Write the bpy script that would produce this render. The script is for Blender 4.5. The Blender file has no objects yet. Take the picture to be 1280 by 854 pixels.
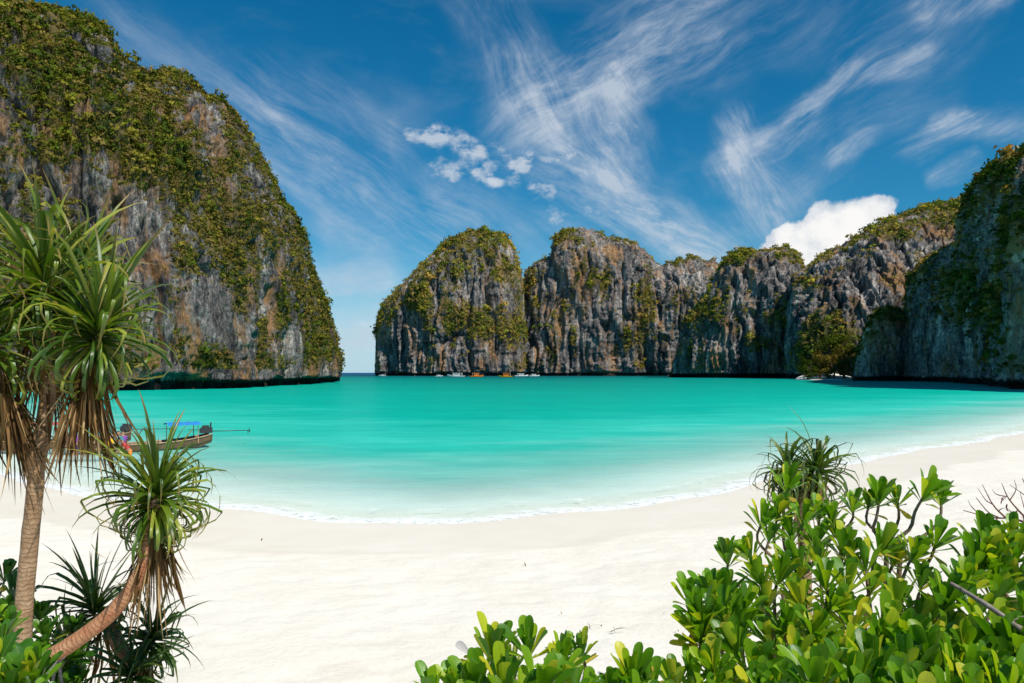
import bpy, math, random
import numpy as np
from mathutils import Vector, Matrix

random.seed(7)
RNG = np.random.default_rng(7)
SC = bpy.context.scene
COL = SC.collection

# ------------------------------------------------------------------ camera
F = 889.0          # focal length in units of the 1280-wide photograph
HZ = 466.0         # horizon row
EYE = 4.5          # eye height above the sea
cam = bpy.data.cameras.new('camera')
cam.lens = F / 1280 * 36
cam.sensor_width = 36
cam.shift_y = (HZ - 427) / 1280
cam.clip_start = 0.05
cam.clip_end = 60000
camo = bpy.data.objects.new('camera', cam)
camo.location = (0, 0, EYE)
camo.rotation_euler = (math.pi / 2, 0, 0)
COL.objects.link(camo)
SC.camera = camo

def P(px, py, Y):
    return Vector(((px - 640) / F * Y, Y, EYE - (py - HZ) / F * Y))

# ------------------------------------------------------------------ world, sun, exposure
SUN_AZ = math.degrees(math.atan2(0.62, -0.68))   # clockwise from +Y
SUN_EL = 50.0
SC.view_settings.view_transform = 'Standard'
SC.view_settings.look = 'None'
SC.view_settings.exposure = 0.22
SC.view_settings.gamma = 1.0
SC.cycles.max_bounces = 6; SC.cycles.diffuse_bounces = 3; SC.cycles.glossy_bounces = 2; SC.cycles.transparent_max_bounces = 6; SC.cycles.transmission_bounces = 4
SC.cycles.caustics_reflective = False; SC.cycles.caustics_refractive = False
SC.view_settings.use_curve_mapping = False

class NT:
    """tiny node-tree helper"""
    def __init__(s, tree):
        s.t = tree; tree.nodes.clear()
    def n(s, kind, **kw):
        nd = s.t.nodes.new(kind)
        for k, v in kw.items():
            setattr(nd, k, v)
        return nd
    def set(s, sock, v):
        if hasattr(v, 'is_output') or isinstance(v, bpy.types.NodeSocket):
            s.t.links.new(v, sock)
        else:
            try: sock.default_value = v
            except Exception: sock.default_value = tuple(v) + (1.0,)
    def math(s, op, a, b=None, c=None, clamp=False):
        nd = s.n('ShaderNodeMath', operation=op, use_clamp=clamp)
        for i, v in enumerate((a, b, c)):
            if v is not None: s.set(nd.inputs[i], v)
        return nd.outputs[0]
    def vm(s, op, a, b=None, scale=None, out=0):
        nd = s.n('ShaderNodeVectorMath', operation=op)
        s.set(nd.inputs[0], a)
        if b is not None: s.set(nd.inputs[1], b)
        if scale is not None: s.set(nd.inputs['Scale'], scale)
        return nd.outputs[out]
    def xyz(s, x, y, z=0.0):
        nd = s.n('ShaderNodeCombineXYZ')
        for i, v in enumerate((x, y, z)): s.set(nd.inputs[i], v)
        return nd.outputs[0]
    def sep(s, v):
        nd = s.n('ShaderNodeSeparateXYZ'); s.set(nd.inputs[0], v); return nd.outputs
    def noise(s, vec, scale, detail=4.0, rough=0.55, dist=0.0, color=False, typ=None):
        nd = s.n('ShaderNodeTexNoise')
        if typ: nd.noise_type = typ
        s.set(nd.inputs['Vector'], vec); s.set(nd.inputs['Scale'], scale)
        s.set(nd.inputs['Detail'], detail); s.set(nd.inputs['Roughness'], rough); s.set(nd.inputs['Distortion'], dist)
        return nd.outputs['Color' if color else 'Fac']
    def smooth(s, v, lo, hi, a=0.0, b=1.0):
        nd = s.n('ShaderNodeMapRange', interpolation_type='SMOOTHSTEP')
        s.set(nd.inputs[0], v)
        for i, x in enumerate((lo, hi, a, b)): s.set(nd.inputs[i + 1], x)
        return nd.outputs[0]
    def lin(s, v, lo, hi, a=0.0, b=1.0):
        nd = s.n('ShaderNodeMapRange'); s.set(nd.inputs[0], v)
        for i, x in enumerate((lo, hi, a, b)): s.set(nd.inputs[i + 1], x)
        return nd.outputs[0]
    def mix(s, f, a, b, blend='MIX'):
        nd = s.n('ShaderNodeMix', data_type='RGBA', blend_type=blend)
        s.set(nd.inputs[0], f); s.set(nd.inputs[6], a); s.set(nd.inputs[7], b)
        return nd.outputs[2]
    def ramp(s, v, stops, interp='LINEAR'):
        nd = s.n('ShaderNodeValToRGB'); s.set(nd.inputs[0], v)
        cr = nd.color_ramp; cr.interpolation = interp
        while len(cr.elements) < len(stops): cr.elements.new(0.5)
        for e, (p, c) in zip(cr.elements, stops):
            e.position = p; e.color = (c[0], c[1], c[2], 1) if len(c) == 3 else c
        return nd.outputs[0]
    def bump(s, h, strength, dist=1.0, normal=None):
        nd = s.n('ShaderNodeBump'); s.set(nd.inputs['Height'], h)
        s.set(nd.inputs['Strength'], strength); s.set(nd.inputs['Distance'], dist)
        if normal is not None: s.set(nd.inputs['Normal'], normal)
        return nd.outputs[0]
    def attr(s, name, out='Fac'):
        return s.n('ShaderNodeAttribute', attribute_name=name).outputs[out]

def azel(px, py):
    az = math.atan((px - 640) / F)
    return az, math.atan((HZ - py) / F * math.cos(az))

def build_world():
    w = bpy.data.worlds.new('World'); SC.world = w; w.use_nodes = True
    w.cycles.sampling_method = 'NONE'      # a smooth sky without a disc: no importance map needed
    t = NT(w.node_tree)
    sky = t.n('ShaderNodeTexSky', sky_type='NISHITA')
    sky.sun_disc = False
    sky.sun_elevation = math.radians(SUN_EL)
    sky.sun_rotation = math.radians(SUN_AZ)
    sky.altitude = 0; sky.air_density = 1.0; sky.dust_density = 0.15; sky.ozone_density = 3.5
    skyc = t.n('ShaderNodeHueSaturation')
    skyc.inputs['Saturation'].default_value = 1.18
    skyc.inputs['Value'].default_value = 1.0
    t.set(skyc.inputs['Color'], t.mix(1.0, sky.outputs[0], (0.58, 1.0, 1.07, 1), 'MULTIPLY'))
    d = t.n('ShaderNodeTexCoord').outputs['Generated']
    x, y, z = t.sep(d)
    az = t.math('ARCTAN2', x, y)
    el = t.math('ARCSINE', z)
    uv = t.xyz(az, el, 0.0)
    warp = t.vm('SUBTRACT', t.noise(uv, 5.0, 3.0, 0.5, color=True), (0.5, 0.5, 0.5))
    warp2 = t.vm('SUBTRACT', t.noise(uv, 22.0, 3.0, 0.6, color=True), (0.5, 0.5, 0.5))
    uvw = t.vm('ADD', uv, t.vm('ADD', t.vm('SCALE', warp, scale=0.035), t.vm('SCALE', warp2, scale=0.030)))

    def stroke(a, b, wpx, k, co=uvw):
        ax, ay = azel(*a); bx, by = azel(*b)
        ba = (bx - ax, by - ay, 0); L2 = max(ba[0] ** 2 + ba[1] ** 2, 1e-9)
        pa = t.vm('SUBTRACT', co, (ax, ay, 0))
        h = t.math('DIVIDE', t.vm('DOT_PRODUCT', pa, ba, out=1), L2, clamp=True)
        dd = t.vm('LENGTH', t.vm('SUBTRACT', pa, t.vm('SCALE', ba, scale=h)), out=1)
        return t.smooth(dd, 0.0, wpx / F, k, 0.0)

    def add(lst):
        o = lst[0]
        for v in lst[1:]: o = t.math('ADD', o, v)
        return t.math('MINIMUM', o, 1.25)

    soft = t.noise(uv, 9.0, 6.0, 0.62, 0.4)
    def streak(ang, sa, sc_, lo, hi, seed, wamt=0.07):
        c, s = math.cos(math.radians(ang)), math.sin(math.radians(ang))
        co = t.vm('ADD', uv, t.vm('SCALE', warp, scale=wamt))
        cx, cy, _ = t.sep(co)
        p = t.math('MULTIPLY', t.math('ADD', t.math('MULTIPLY', cx, c), t.math('MULTIPLY', cy, s)), sa)
        q = t.math('MULTIPLY', t.math('SUBTRACT', t.math('MULTIPLY', cy, c), t.math('MULTIPLY', cx, s)), sc_)
        n = t.noise(t.xyz(p, q, seed), 1.0, 7.0, 0.70, 0.25)
        return t.math('ADD', t.math('MULTIPLY', t.smooth(n, lo, hi), 0.82), t.smooth(soft, 0.42, 0.75, 0.02, 0.28))

    # groups of cirrus, each with its own wind-drawn streak direction
    g1 = add([stroke((310, 180), (540, 290), 85, 0.8), stroke((560, 250), (700, 300), 60, 0.35),
              stroke((705, 205), (900, 330), 58, 1.25), stroke((780, 260), (870, 310), 40, 0.6),
              stroke((150, 30), (330, 140), 60, 0.35), stroke((345, 120), (480, 160), 70, 0.35)])
    c1 = t.math('MULTIPLY', g1, streak(-30, 6, 30, 0.32, 0.80, 3.1))
    g2 = add([stroke((655, 150), (870, 0), 75, 0.95), stroke((690, 110), (900, 60), 50, 0.5), stroke((905, 200), (1010, 145), 36, 0.85),
              stroke((1005, 140), (1060, 92), 26, 1.3), stroke((1055, 92), (1150, 74), 26, 1.0),
              stroke((1140, 192), (1195, 156), 22, 1.1), stroke((1190, 155), (1330, 172), 26, 1.0),
              stroke((1050, 192), (1090, 175), 20, 0.9), stroke((1160, 14), (1250, -6), 26, 1.0), stroke((1172, 224), (1210, 208), 18, 0.7),
              stroke((940, 20), (1180, 30), 60, 0.3), stroke((1000, 215), (1130, 120), 70, 0.3)])
    c2 = t.math('MULTIPLY', g2, streak(24, 6, 30, 0.34, 0.80, 7.7))
    g3 = add([stroke((650, 90), (770, 215), 62, 0.95), stroke((770, 110), (775, 205), 45, 1.0), stroke((590, -10), (670, 110), 60, 0.55),
              stroke((925, 165), (950, 275), 46, 1.3), stroke((905, 215), (990, 250), 40, 0.7)])
    c3 = t.math('MULTIPLY', g3, streak(-58, 6.0, 28, 0.34, 0.80, 11.3))
    g4 = add([stroke((395, 345), (480, 350), 42, 0.75), stroke((380, 420), (480, 405), 60, 0.75), stroke((400, 462), (500, 462), 70, 0.55),
              stroke((420, 285), (470, 300), 40, 0.35)])
    c4 = t.math('MULTIPLY', g4, streak(4, 5.0, 22, 0.22, 0.7, 5.2))
    # thin veil over everything, all round
    veil = t.math('MULTIPLY', t.smooth(t.noise(t.vm('MULTIPLY', d, (2.2, 2.2, 6.0)), 2.0, 8.0, 0.6, 0.6), 0.52, 0.85), 0.16)
    # small fair-weather puffs
    pn = t.noise(t.vm('MULTIPLY', uv, (1.0, 1.7, 1.0)), 42.0, 6.0, 0.62, 0.2)
    g5 = add([stroke((512, 170), (545, 174), 20, 1.1), stroke((545, 170), (600, 187), 24, 1.05), stroke((548, 212), (565, 216), 24, 0.95), stroke((590, 205), (640, 220), 28, 0.8),
              stroke((672, 240), (692, 240), 20, 1.0), stroke((655, 200), (715, 188), 26, 0.9), stroke((692, 272), (708, 276), 22, 0.8),
              stroke((740, 262), (785, 268), 22, 0.7), stroke((600, 225), (612, 226), 18, .9), stroke((622, 180), (632, 184), 16, .7), stroke((650, 205), (660, 208), 14, .9), stroke((920, 175), (935, 195), 26, 0.8), stroke((762, 140), (780, 160), 34, 0.75)])
    c5 = t.smooth(t.math('MULTIPLY', g5, t.math('ADD', t.math('MULTIPLY', pn, 3.2), -1.02)), 0.06, 1.05)
    # the cumulus behind the ridge
    uvc = t.vm('ADD', uv, t.vm('SCALE', t.vm('SUBTRACT', t.noise(uv, 28.0, 6.0, 0.58, color=True), (0.5, 0.5, 0.5)), scale=0.035))
    g6 = add([stroke((1030, 276), (1085, 268), 30, 1.0, uvc), stroke((990, 302), (1060, 292), 34, 1.0, uvc),
              stroke((970, 322), (1060, 322), 34, 1.0, uvc), stroke((1010, 330), (1070, 330), 60, 1.0, uvc), stroke((1095, 262), (1110, 262), 18, 0.9, uvc)])
    c6 = t.smooth(g6, 0.16, 0.55)
    thin = t.math('ADD', t.math('ADD', c1, c2), t.math('ADD', c3, t.math('ADD', c4, veil)))
    thin = t.math('MULTIPLY', t.math('MINIMUM', thin, 1.0), 0.78)
    fac = t.math('MAXIMUM', thin, t.math('MAXIMUM', t.math('MULTIPLY', c5, 0.80), c6))
    above = t.smooth(el, -0.01, 0.01)
    fac = t.math('MULTIPLY', fac, above)
    ccol = t.mix(t.smooth(t.math('ADD', t.math('MULTIPLY', t.noise(uv, 26.0, 6.0, 0.6), 0.75), t.math('MULTIPLY', g6, 0.22)), 0.36, 0.70),
                 (0.60, 0.67, 0.76, 1), (1.0, 0.99, 0.97, 1))
    hz_ = t.math('MULTIPLY', t.smooth(el, 0.20, -0.01), 0.75)
    skh = t.mix(hz_, skyc.outputs[0], (5.2, 7.6, 9.6, 1))
    b1 = t.n('ShaderNodeBackground'); t.set(b1.inputs[0], skh); b1.inputs[1].default_value = 0.076
    b2 = t.n('ShaderNodeBackground'); t.set(b2.inputs[0], ccol); b2.inputs[1].default_value = 0.83
    ms = t.n('ShaderNodeMixShader'); t.set(ms.inputs[0], fac)
    t.set(ms.inputs[1], b1.outputs[0]); t.set(ms.inputs[2], b2.outputs[0])
    out = t.n('ShaderNodeOutputWorld'); t.set(out.inputs[0], ms.outputs[0])
build_world()

sd_ = bpy.data.lights.new('sun', 'SUN'); sd_.energy = 4.2; sd_.angle = math.radians(0.53); sd_.color = (1.0, 0.95, 0.86)
suno = bpy.data.objects.new('sun', sd_); COL.objects.link(suno)
_a, _e = math.radians(SUN_AZ), math.radians(SUN_EL)
SUNV = Vector((math.sin(_a) * math.cos(_e), math.cos(_a) * math.cos(_e), math.sin(_e)))
suno.rotation_euler = SUNV.to_track_quat('Z', 'Y').to_euler()
suno.location = SUNV * 300

# ------------------------------------------------------------------ numpy noise
def _hash(i, j, k, seed):
    h = (i.astype(np.uint32) * np.uint32(374761393) + j.astype(np.uint32) * np.uint32(668265263)
         + k.astype(np.uint32) * np.uint32(2147483647) + np.uint32((seed * 362437 + 12345) % 4294967291))
    h = (h ^ (h >> np.uint32(13))) * np.uint32(1274126177)
    h = (h ^ (h >> np.uint32(16))) * np.uint32(2246822519)
    h = h ^ (h >> np.uint32(15))
    return h.astype(np.float32) * np.float32(2.0 / 4294967295.0) - np.float32(1.0)

def vnoise(p, seed=0):
    p = np.asarray(p, np.float32)
    fl = np.floor(p); f = p - fl; i = fl.astype(np.int64)
    u = f * f * f * (f * (f * 6 - 15) + 10)
    x0, y0, z0 = i[..., 0], i[..., 1], i[..., 2]
    r = 0
    for dx in (0, 1):
        wx = u[..., 0] if dx else 1 - u[..., 0]
        for dy in (0, 1):
            wy = u[..., 1] if dy else 1 - u[..., 1]
            for dz in (0, 1):
                wz = u[..., 2] if dz else 1 - u[..., 2]
                r = r + wx * wy * wz * _hash(x0 + dx, y0 + dy, z0 + dz, seed)
    return r

def fbm(p, octv=4, seed=0, gain=0.5):
    a, s, tot = 1.0, 0, 0.0
    p = np.asarray(p, np.float32)
    for o in range(octv):
        s = s + a * vnoise(p, seed + o * 17); tot += a
        a *= gain; p = p * 2.03 + 11.7
    return s / tot

def ridged(p, octv=3, seed=0):
    a, s, tot = 1.0, 0, 0.0
    p = np.asarray(p, np.float32)
    for o in range(octv):
        s = s + a * (1 - np.abs(vnoise(p, seed + o * 31)) * 2); tot += a
        a *= 0.5; p = p * 2.1 + 5.3
    return s / tot

# ------------------------------------------------------------------ mesh helpers
def mesh_np(name, V, Q, mat=None, smooth=True, attrs=None):
    V = np.ascontiguousarray(V, np.float32); Q = np.ascontiguousarray(Q, np.int32)
    me = bpy.data.meshes.new(name)
    me.vertices.add(len(V)); me.vertices.foreach_set('co', V.ravel())
    k = Q.shape[1]
    me.loops.add(Q.size); me.loops.foreach_set('vertex_index', Q.ravel())
    me.polygons.add(len(Q)); me.polygons.foreach_set('loop_start', np.arange(0, Q.size, k, dtype=np.int32))
    me.polygons.foreach_set('use_smooth', np.full(len(Q), smooth))
    me.update(calc_edges=True)
    for an, av in (attrs or {}).items():
        av = np.asarray(av, np.float32)
        if av.ndim == 1:
            me.attributes.new(an, 'FLOAT', 'POINT').data.foreach_set('value', av)
        else:
            if av.shape[1] == 3: av = np.concatenate([av, np.ones((len(av), 1), np.float32)], 1)
            me.attributes.new(an, 'FLOAT_COLOR', 'POINT').data.foreach_set('color', av.ravel())
    if mat: me.materials.append(mat)
    return me

def grid_quads(ns, nt):
    i = np.arange(ns - 1)[:, None] * nt + np.arange(nt - 1)[None, :]
    i = i.ravel()
    return np.stack([i, i + nt, i + nt + 1, i + 1], 1)

def link(name, me, parent=None, kind=None, label=None, cat=None, group=None, M=None):
    o = bpy.data.objects.new(name, me); COL.objects.link(o)
    if parent is not None:
        o.parent = parent
        r = parent
        off = Vector((0, 0, 0))
        W = Matrix.Identity(4)
        chain = []
        while r is not None:
            chain.append(r.matrix_basis.copy()); r = r.parent
        for m in reversed(chain): W = W @ m
        o.matrix_basis = W.inverted() @ (M if M is not None else Matrix.Identity(4))
    elif M is not None:
        o.matrix_basis = M
    if kind: o['kind'] = kind
    if label: o['label'] = label
    if cat: o['category'] = cat
    if group: o['group'] = group
    return o

def root(name, loc, label, cat, group=None):
    return link(name, None, None, None, label, cat, group, Matrix.Translation(loc))

class MB:
    """collects boxes / tubes / lofts into one mesh"""
    def __init__(s): s.v = []; s.f = []
    def add(s, v, f):
        b = len(s.v); s.v += [tuple(x) for x in v]; s.f += [tuple(b + i for i in q) for q in f]
    def tube(s, pts, rads, n=8, wob=0.0, caps=True):
        pts = [Vector(p) for p in pts]
        up = Vector((0.13, 0.31, 0.94)).normalized(); V = []
        for i, p in enumerate(pts):
            d = (pts[min(i + 1, len(pts) - 1)] - pts[max(i - 1, 0)]).normalized()
            if abs(d.dot(up)) > 0.97: up = Vector((0.9, 0.3, 0.1)).normalized()
            a = d.cross(up).normalized(); b = d.cross(a).normalized()
            for k in range(n):
                t = 2 * math.pi * k / n
                r = rads[i] * (1 + wob * random.uniform(-1, 1))
                V.append(p + (a * math.cos(t) + b * math.sin(t)) * r)
        Fq = []
        for i in range(len(pts) - 1):
            for k in range(n):
                k2 = (k + 1) % n
                Fq.append((i * n + k, i * n + k2, (i + 1) * n + k2, (i + 1) * n + k))
        if caps:
            Fq.append(tuple(range(n))); Fq.append(tuple((len(pts) - 1) * n + k for k in range(n - 1, -1, -1)))
        s.add(V, Fq)
    def box(s, c, sz, M=None):
        V = []
        for dx in (-.5, .5):
            for dy in (-.5, .5):
                for dz in (-.5, .5):
                    p = Vector((dx * sz[0], dy * sz[1], dz * sz[2]))
                    if M is not None: p = M @ p
                    V.append(p + Vector(c))
        s.add(V, [(0, 1, 3, 2), (4, 6, 7, 5), (0, 4, 5, 1), (2, 3, 7, 6), (0, 2, 6, 4), (1, 5, 7, 3)])
    def mesh(s, name, mat, smooth=False):
        me = bpy.data.meshes.new(name); me.from_pydata(s.v, [], s.f)
        if smooth: me.polygons.foreach_set('use_smooth', [True] * len(me.polygons))
        me.materials.append(mat); me.update(); return me

def catmull(pts, n):
    pts = [Vector(p) for p in pts]
    P_ = [pts[0] * 2 - pts[1]] + pts + [pts[-1] * 2 - pts[-2]]
    out = []
    segs = len(pts) - 1
    for k in range(n + 1):
        t = k / n * segs; i = min(int(t), segs - 1); u = t - i
        a, b, c, d = P_[i:i + 4]
        out.append(0.5 * ((2 * b) + (c - a) * u + (2 * a - 5 * b + 4 * c - d) * u * u + (3 * b - a - 3 * c + d) * u ** 3))
    return out

# ------------------------------------------------------------------ materials
def new_mat(name):
    m = bpy.data.materials.new(name); m.use_nodes = True
    return m, NT(m.node_tree)

def out(t, sh):
    o = t.n('ShaderNodeOutputMaterial'); t.set(o.inputs[0], sh)

def principled(t, color, rough=0.6, normal=None, spec=0.5, **kw):
    b = t.n('ShaderNodeBsdfPrincipled')
    t.set(b.inputs['Base Color'], color); t.set(b.inputs['Roughness'], rough)
    t.set(b.inputs['Specular IOR Level'], spec)
    if normal is not None: t.set(b.inputs['Normal'], normal)
    for k, v in kw.items(): t.set(b.inputs[k], v)
    return b.outputs[0]

def plain(name, col, rough=0.6, var=0.15, scale=6.0, spec=0.4):
    m, t = new_mat(name)
    co = t.n('ShaderNodeTexCoord').outputs['Object']
    n = t.noise(co, scale, 5.0, 0.6)
    c = t.mix(t.lin(n, 0.3, 0.7), tuple(x * (1 - var) for x in col) + (1,), tuple(min(1, x * (1 + var)) for x in col) + (1,))
    out(t, principled(t, c, rough, t.bump(n, 0.15, 0.01), spec))
    return m

def rock_mat(name, k, pale=1.0, ochre=0.5, tintc=(1, 1, 1), tide_shade_z=2.6):
    """karst limestone; k = feature frequency (1/m)"""
    m, t = new_mat(name)
    co = t.n('ShaderNodeTexCoord').outputs['Object']
    st = t.noise(t.vm('MULTIPLY', co, (k, k, k * 0.15)), 1.7, 6.0, 0.62, 0.35)
    bl = t.noise(t.vm('MULTIPLY', co, (k, k, k * 0.6)), 0.35, 5.0, 0.6)
    fi = t.noise(t.vm('MULTIPLY', co, (k, k, k * 0.5)), 5.5, 5.0, 0.72)
    s = t.math('ADD', t.math('MULTIPLY', st, 0.42), t.math('ADD', t.math('MULTIPLY', bl, 0.33), t.math('MULTIPLY', fi, 0.40)))
    c = t.ramp(s, [(0.48, (0.03, 0.029, 0.031)), (0.55, (0.105, 0.098, 0.097)), (0.615, (0.225, 0.21, 0.203)), (0.70, (0.56 * pale, 0.51 * pale, 0.44 * pale))])
    oc = t.noise(t.vm('MULTIPLY', co, (k, k, k * 0.35)), 0.38, 6.0, 0.68, 0.5)
    oc = t.math('MULTIPLY', t.smooth(oc, 0.49, 0.63), ochre)
    c = t.mix(oc, c, t.mix(fi, (0.17, 0.075, 0.03, 1), (0.52, 0.30, 0.13, 1)))
    dk = t.smooth(t.noise(t.vm('MULTIPLY', co, (k, k, k * 0.06)), 2.3, 6.0, 0.6), 0.55, 0.68)
    c = t.mix(t.math('MULTIPLY', dk, 0.6), c, (0.022, 0.022, 0.025, 1))
    veg = t.smooth(t.math('ADD', t.attr('veg'), t.math('MULTIPLY', t.math('SUBTRACT', fi, 0.5), 0.9)), 0.0, 0.35)
    vc = t.mix(t.smooth(bl, 0.35, 0.65), (0.05, 0.065, 0.010, 1), (0.19, 0.13, 0.03, 1))
    c = t.mix(t.math('MULTIPLY', veg, 0.85), c, vc)
    c = t.mix(1.0, c, tintc + (1,), 'MULTIPLY')
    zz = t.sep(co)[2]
    tide_shade = t.smooth(t.math('ADD', zz, t.math('MULTIPLY', t.math('SUBTRACT', fi, 0.5), 2.5)), tide_shade_z + 0.5, tide_shade_z - 0.5)  # waterline stain plus the undercut's shade, both painted into the rock colour
    c = t.mix(t.math('MULTIPLY', tide_shade, 0.9), c, (0.010, 0.010, 0.011, 1))
    h = t.math('ADD', t.math('MULTIPLY', st, 1.0), t.math('MULTIPLY', fi, 0.6))
    out(t, principled(t, c, 0.92, t.bump(h, 1.0, 0.42 / k), 0.15))
    return m

def foliage_far():
    m, t = new_mat('cliff_foliage')
    c = t.attr('col', 'Color')
    d = t.n('ShaderNodeBsdfDiffuse'); t.set(d.inputs[0], c)
    tr = t.n('ShaderNodeBsdfTranslucent'); t.set(tr.inputs[0], t.mix(1.0, c, (1.3, 1.25, 0.6, 1), 'MULTIPLY'))
    ms = t.n('ShaderNodeMixShader'); ms.inputs[0].default_value = 0.25
    t.set(ms.inputs[1], d.outputs[0]); t.set(ms.inputs[2], tr.outputs[0])
    out(t, ms.outputs[0]); return m
M_FAR = foliage_far()

def leaf_mat(name, stops, rough=0.35, trans=0.3, tip=None, spec=0.5, streakscale=None):
    """live leaf: colour drawn per leaf, veins along it, light passing through"""
    m, t = new_mat(name)
    r = t.math('FRACT', t.math('ADD', t.n('ShaderNodeObjectInfo').outputs['Random'], t.n('ShaderNodeNewGeometry').outputs['Random Per Island']))
    c = t.ramp(r, stops)
    u = t.attr('u'); v = t.attr('v')
    co = t.xyz(t.math('MULTIPLY', u, 9.0), t.math('MULTIPLY', v, 2.0), t.math('MULTIPLY', r, 50))
    n = t.noise(co, 1.0, 4.0, 0.6)
    c = t.mix(t.lin(n, 0.3, 0.7, 0.0, 0.35), c, t.mix(0.6, c, (0.02, 0.05, 0.005, 1)))
    rib = t.smooth(t.math('ABSOLUTE', u), 0.10, 0.0)
    c = t.mix(t.math('MULTIPLY', rib, 0.35), c, (0.30, 0.36, 0.06, 1))
    if tip:
        c = t.mix(t.math('MULTIPLY', t.smooth(t.math('ADD', v, t.math('MULTIPLY', n, 0.35)), 0.82, 1.15), tip), c, (0.30, 0.17, 0.05, 1))
    p = principled(t, c, rough, t.bump(n, 0.25, 0.004), spec)
    tr = t.n('ShaderNodeBsdfTranslucent'); t.set(tr.inputs[0], t.mix(1.0, c, (1.6, 1.7, 0.5, 1), 'MULTIPLY'))
    ms = t.n('ShaderNodeMixShader'); ms.inputs[0].default_value = trans
    t.set(ms.inputs[1], p); t.set(ms.inputs[2], tr.outputs[0])
    out(t, ms.outputs[0]); return m

G = lambda *c: c
M_SHRUB = leaf_mat('shrub_leaf', [(0, G(.055, .17, .006)), (.35, G(.115, .28, .008)), (.70, G(.21, .38, .012)), (.88, G(.40, .50, .02)), (1, G(.64, .58, .035))], 0.32, 0.40, spec=0.45)
M_SHRUB_OLD = leaf_mat('shrub_leaf_yellowing', [(0, G(.28, .32, .03)), (.6, G(.48, .44, .05)), (1, G(.55, .38, .05))], 0.38, 0.35)
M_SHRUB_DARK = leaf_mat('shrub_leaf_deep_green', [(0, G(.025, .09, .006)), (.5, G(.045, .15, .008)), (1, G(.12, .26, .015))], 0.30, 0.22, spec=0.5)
M_PAND = leaf_mat('pandanus_leaf', [(0, G(.03, .075, .008)), (.4, G(.07, .14, .012)), (.75, G(.16, .235, .02)), (1, G(.42, .42, .07))], 0.34, 0.30, tip=0.8, spec=0.6)
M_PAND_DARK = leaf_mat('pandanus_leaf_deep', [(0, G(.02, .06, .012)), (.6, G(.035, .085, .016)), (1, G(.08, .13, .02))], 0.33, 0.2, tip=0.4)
M_PAND_DEAD = leaf_mat('pandanus_dead_leaf', [(0, G(.05, .024, .010)), (.45, G(.15, .072, .028)), (.75, G(.33, .18, .075)), (1, G(.62, .44, .24))], 0.75, 0.15, spec=0.15)

def bark_mat(name, c0, c1, ring=190.0):
    m, t = new_mat(name)
    v = t.attr('v'); co = t.n('ShaderNodeTexCoord').outputs['Object']
    n = t.noise(co, 9.0, 6.0, 0.65)
    w = t.math('SINE', t.math('ADD', t.math('MULTIPLY', v, ring), t.math('MULTIPLY', n, 16.0)))
    w = t.smooth(w, 0.2, 0.95)
    c = t.mix(t.lin(n, 0.32, 0.68), c0 + (1,), c1 + (1,))
    fn = t.noise(co, 60.0, 5.0, 0.7)
    c = t.mix(t.lin(fn, 0.35, 0.7, 0, 0.6), c, tuple(x * 0.42 for x in c0) + (1,))
    c = t.mix(t.math('MULTIPLY', w, t.lin(n, 0.35, 0.65, 0.05, 0.40)), c, tuple(x * 0.45 for x in c0) + (1,))
    h = t.math('SUBTRACT', t.math('MULTIPLY', fn, 0.5), t.math('MULTIPLY', w, 0.8))
    out(t, principled(t, c, 0.8, t.bump(h, 0.6, 0.012), 0.2)); return m
M_BARK = bark_mat('pandanus_bark', (0.27, 0.155, 0.08), (0.52, 0.36, 0.22))
M_BARK_RED = bark_mat('pandanus_bark_reddish', (0.42, 0.155, 0.07), (0.64, 0.38, 0.21))
M_TWIG = bark_mat('shrub_twig', (0.16, 0.10, 0.065), (0.36, 0.27, 0.19), 10)
M_TWIG_GREY = bark_mat('dead_twig', (0.20, 0.16, 0.14), (0.40, 0.33, 0.28), 10)
M_TWIG_RED = bark_mat('bare_twig', (0.13, 0.05, 0.04), (0.27, 0.13, 0.09), 10)
M_ROOT = bark_mat('grey_root', (0.17, 0.15, 0.14), (0.36, 0.33, 0.31), 6)

# ------------------------------------------------------------------ shoreline, beach, sea
_sx = np.array([-900, -300, -125, -60, -34, -21.6, -14.4, -8.8, -3.35, 0, 4.4, 9.25, 17.4, 37.9, 80, 140, 300, 900])
_sy = np.array([900, 330, 150, 72, 41, 30, 25.6, 22.9, 21.2, 21.4, 24.0, 28.2, 36, 52.6, 92, 150, 330, 900])
SXF = np.unique(np.concatenate([np.linspace(-900, 900, 900), np.linspace(-60, 80, 1100)]))
SYF = np.interp(SXF, _sx, _sy)
_u = np.linspace(-60, 80, 1401); _v = np.interp(_u, _sx, _sy)
_k = np.exp(-np.linspace(-2, 2, 61) ** 2); _k /= _k.sum()
_vs = np.convolve(np.pad(_v, 30, mode='edge'), _k, 'valid')
_vs += 0.35 * np.sin(_u * 0.55 + 1.0) + 0.18 * np.sin(_u * 1.35)
_in = (SXF > -56) & (SXF < 76)
SYF[_in] = np.interp(SXF[_in], _u, _vs)

def shore_signed(X, Y):
    """metres from the waterline, negative on land"""
    X = np.asarray(X, np.float32); Y = np.asarray(Y, np.float32)
    dy = Y - np.interp(X, SXF, SYF)
    out_ = np.empty(X.shape, np.float32)
    fx, fy = X.ravel(), Y.ravel(); res = np.empty(len(fx), np.float32)
    sx, sy = SXF[::2].astype(np.float32), SYF[::2].astype(np.float32)
    for i in range(0, len(fx), 4000):
        d2 = (fx[i:i + 4000, None] - sx[None]) ** 2 + (fy[i:i + 4000, None] - sy[None]) ** 2
        res[i:i + 4000] = np.sqrt(d2.min(1))
    res = res.reshape(X.shape)
    near = np.minimum(res, np.abs(dy))
    return np.where(dy > 0, near, -near)

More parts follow.
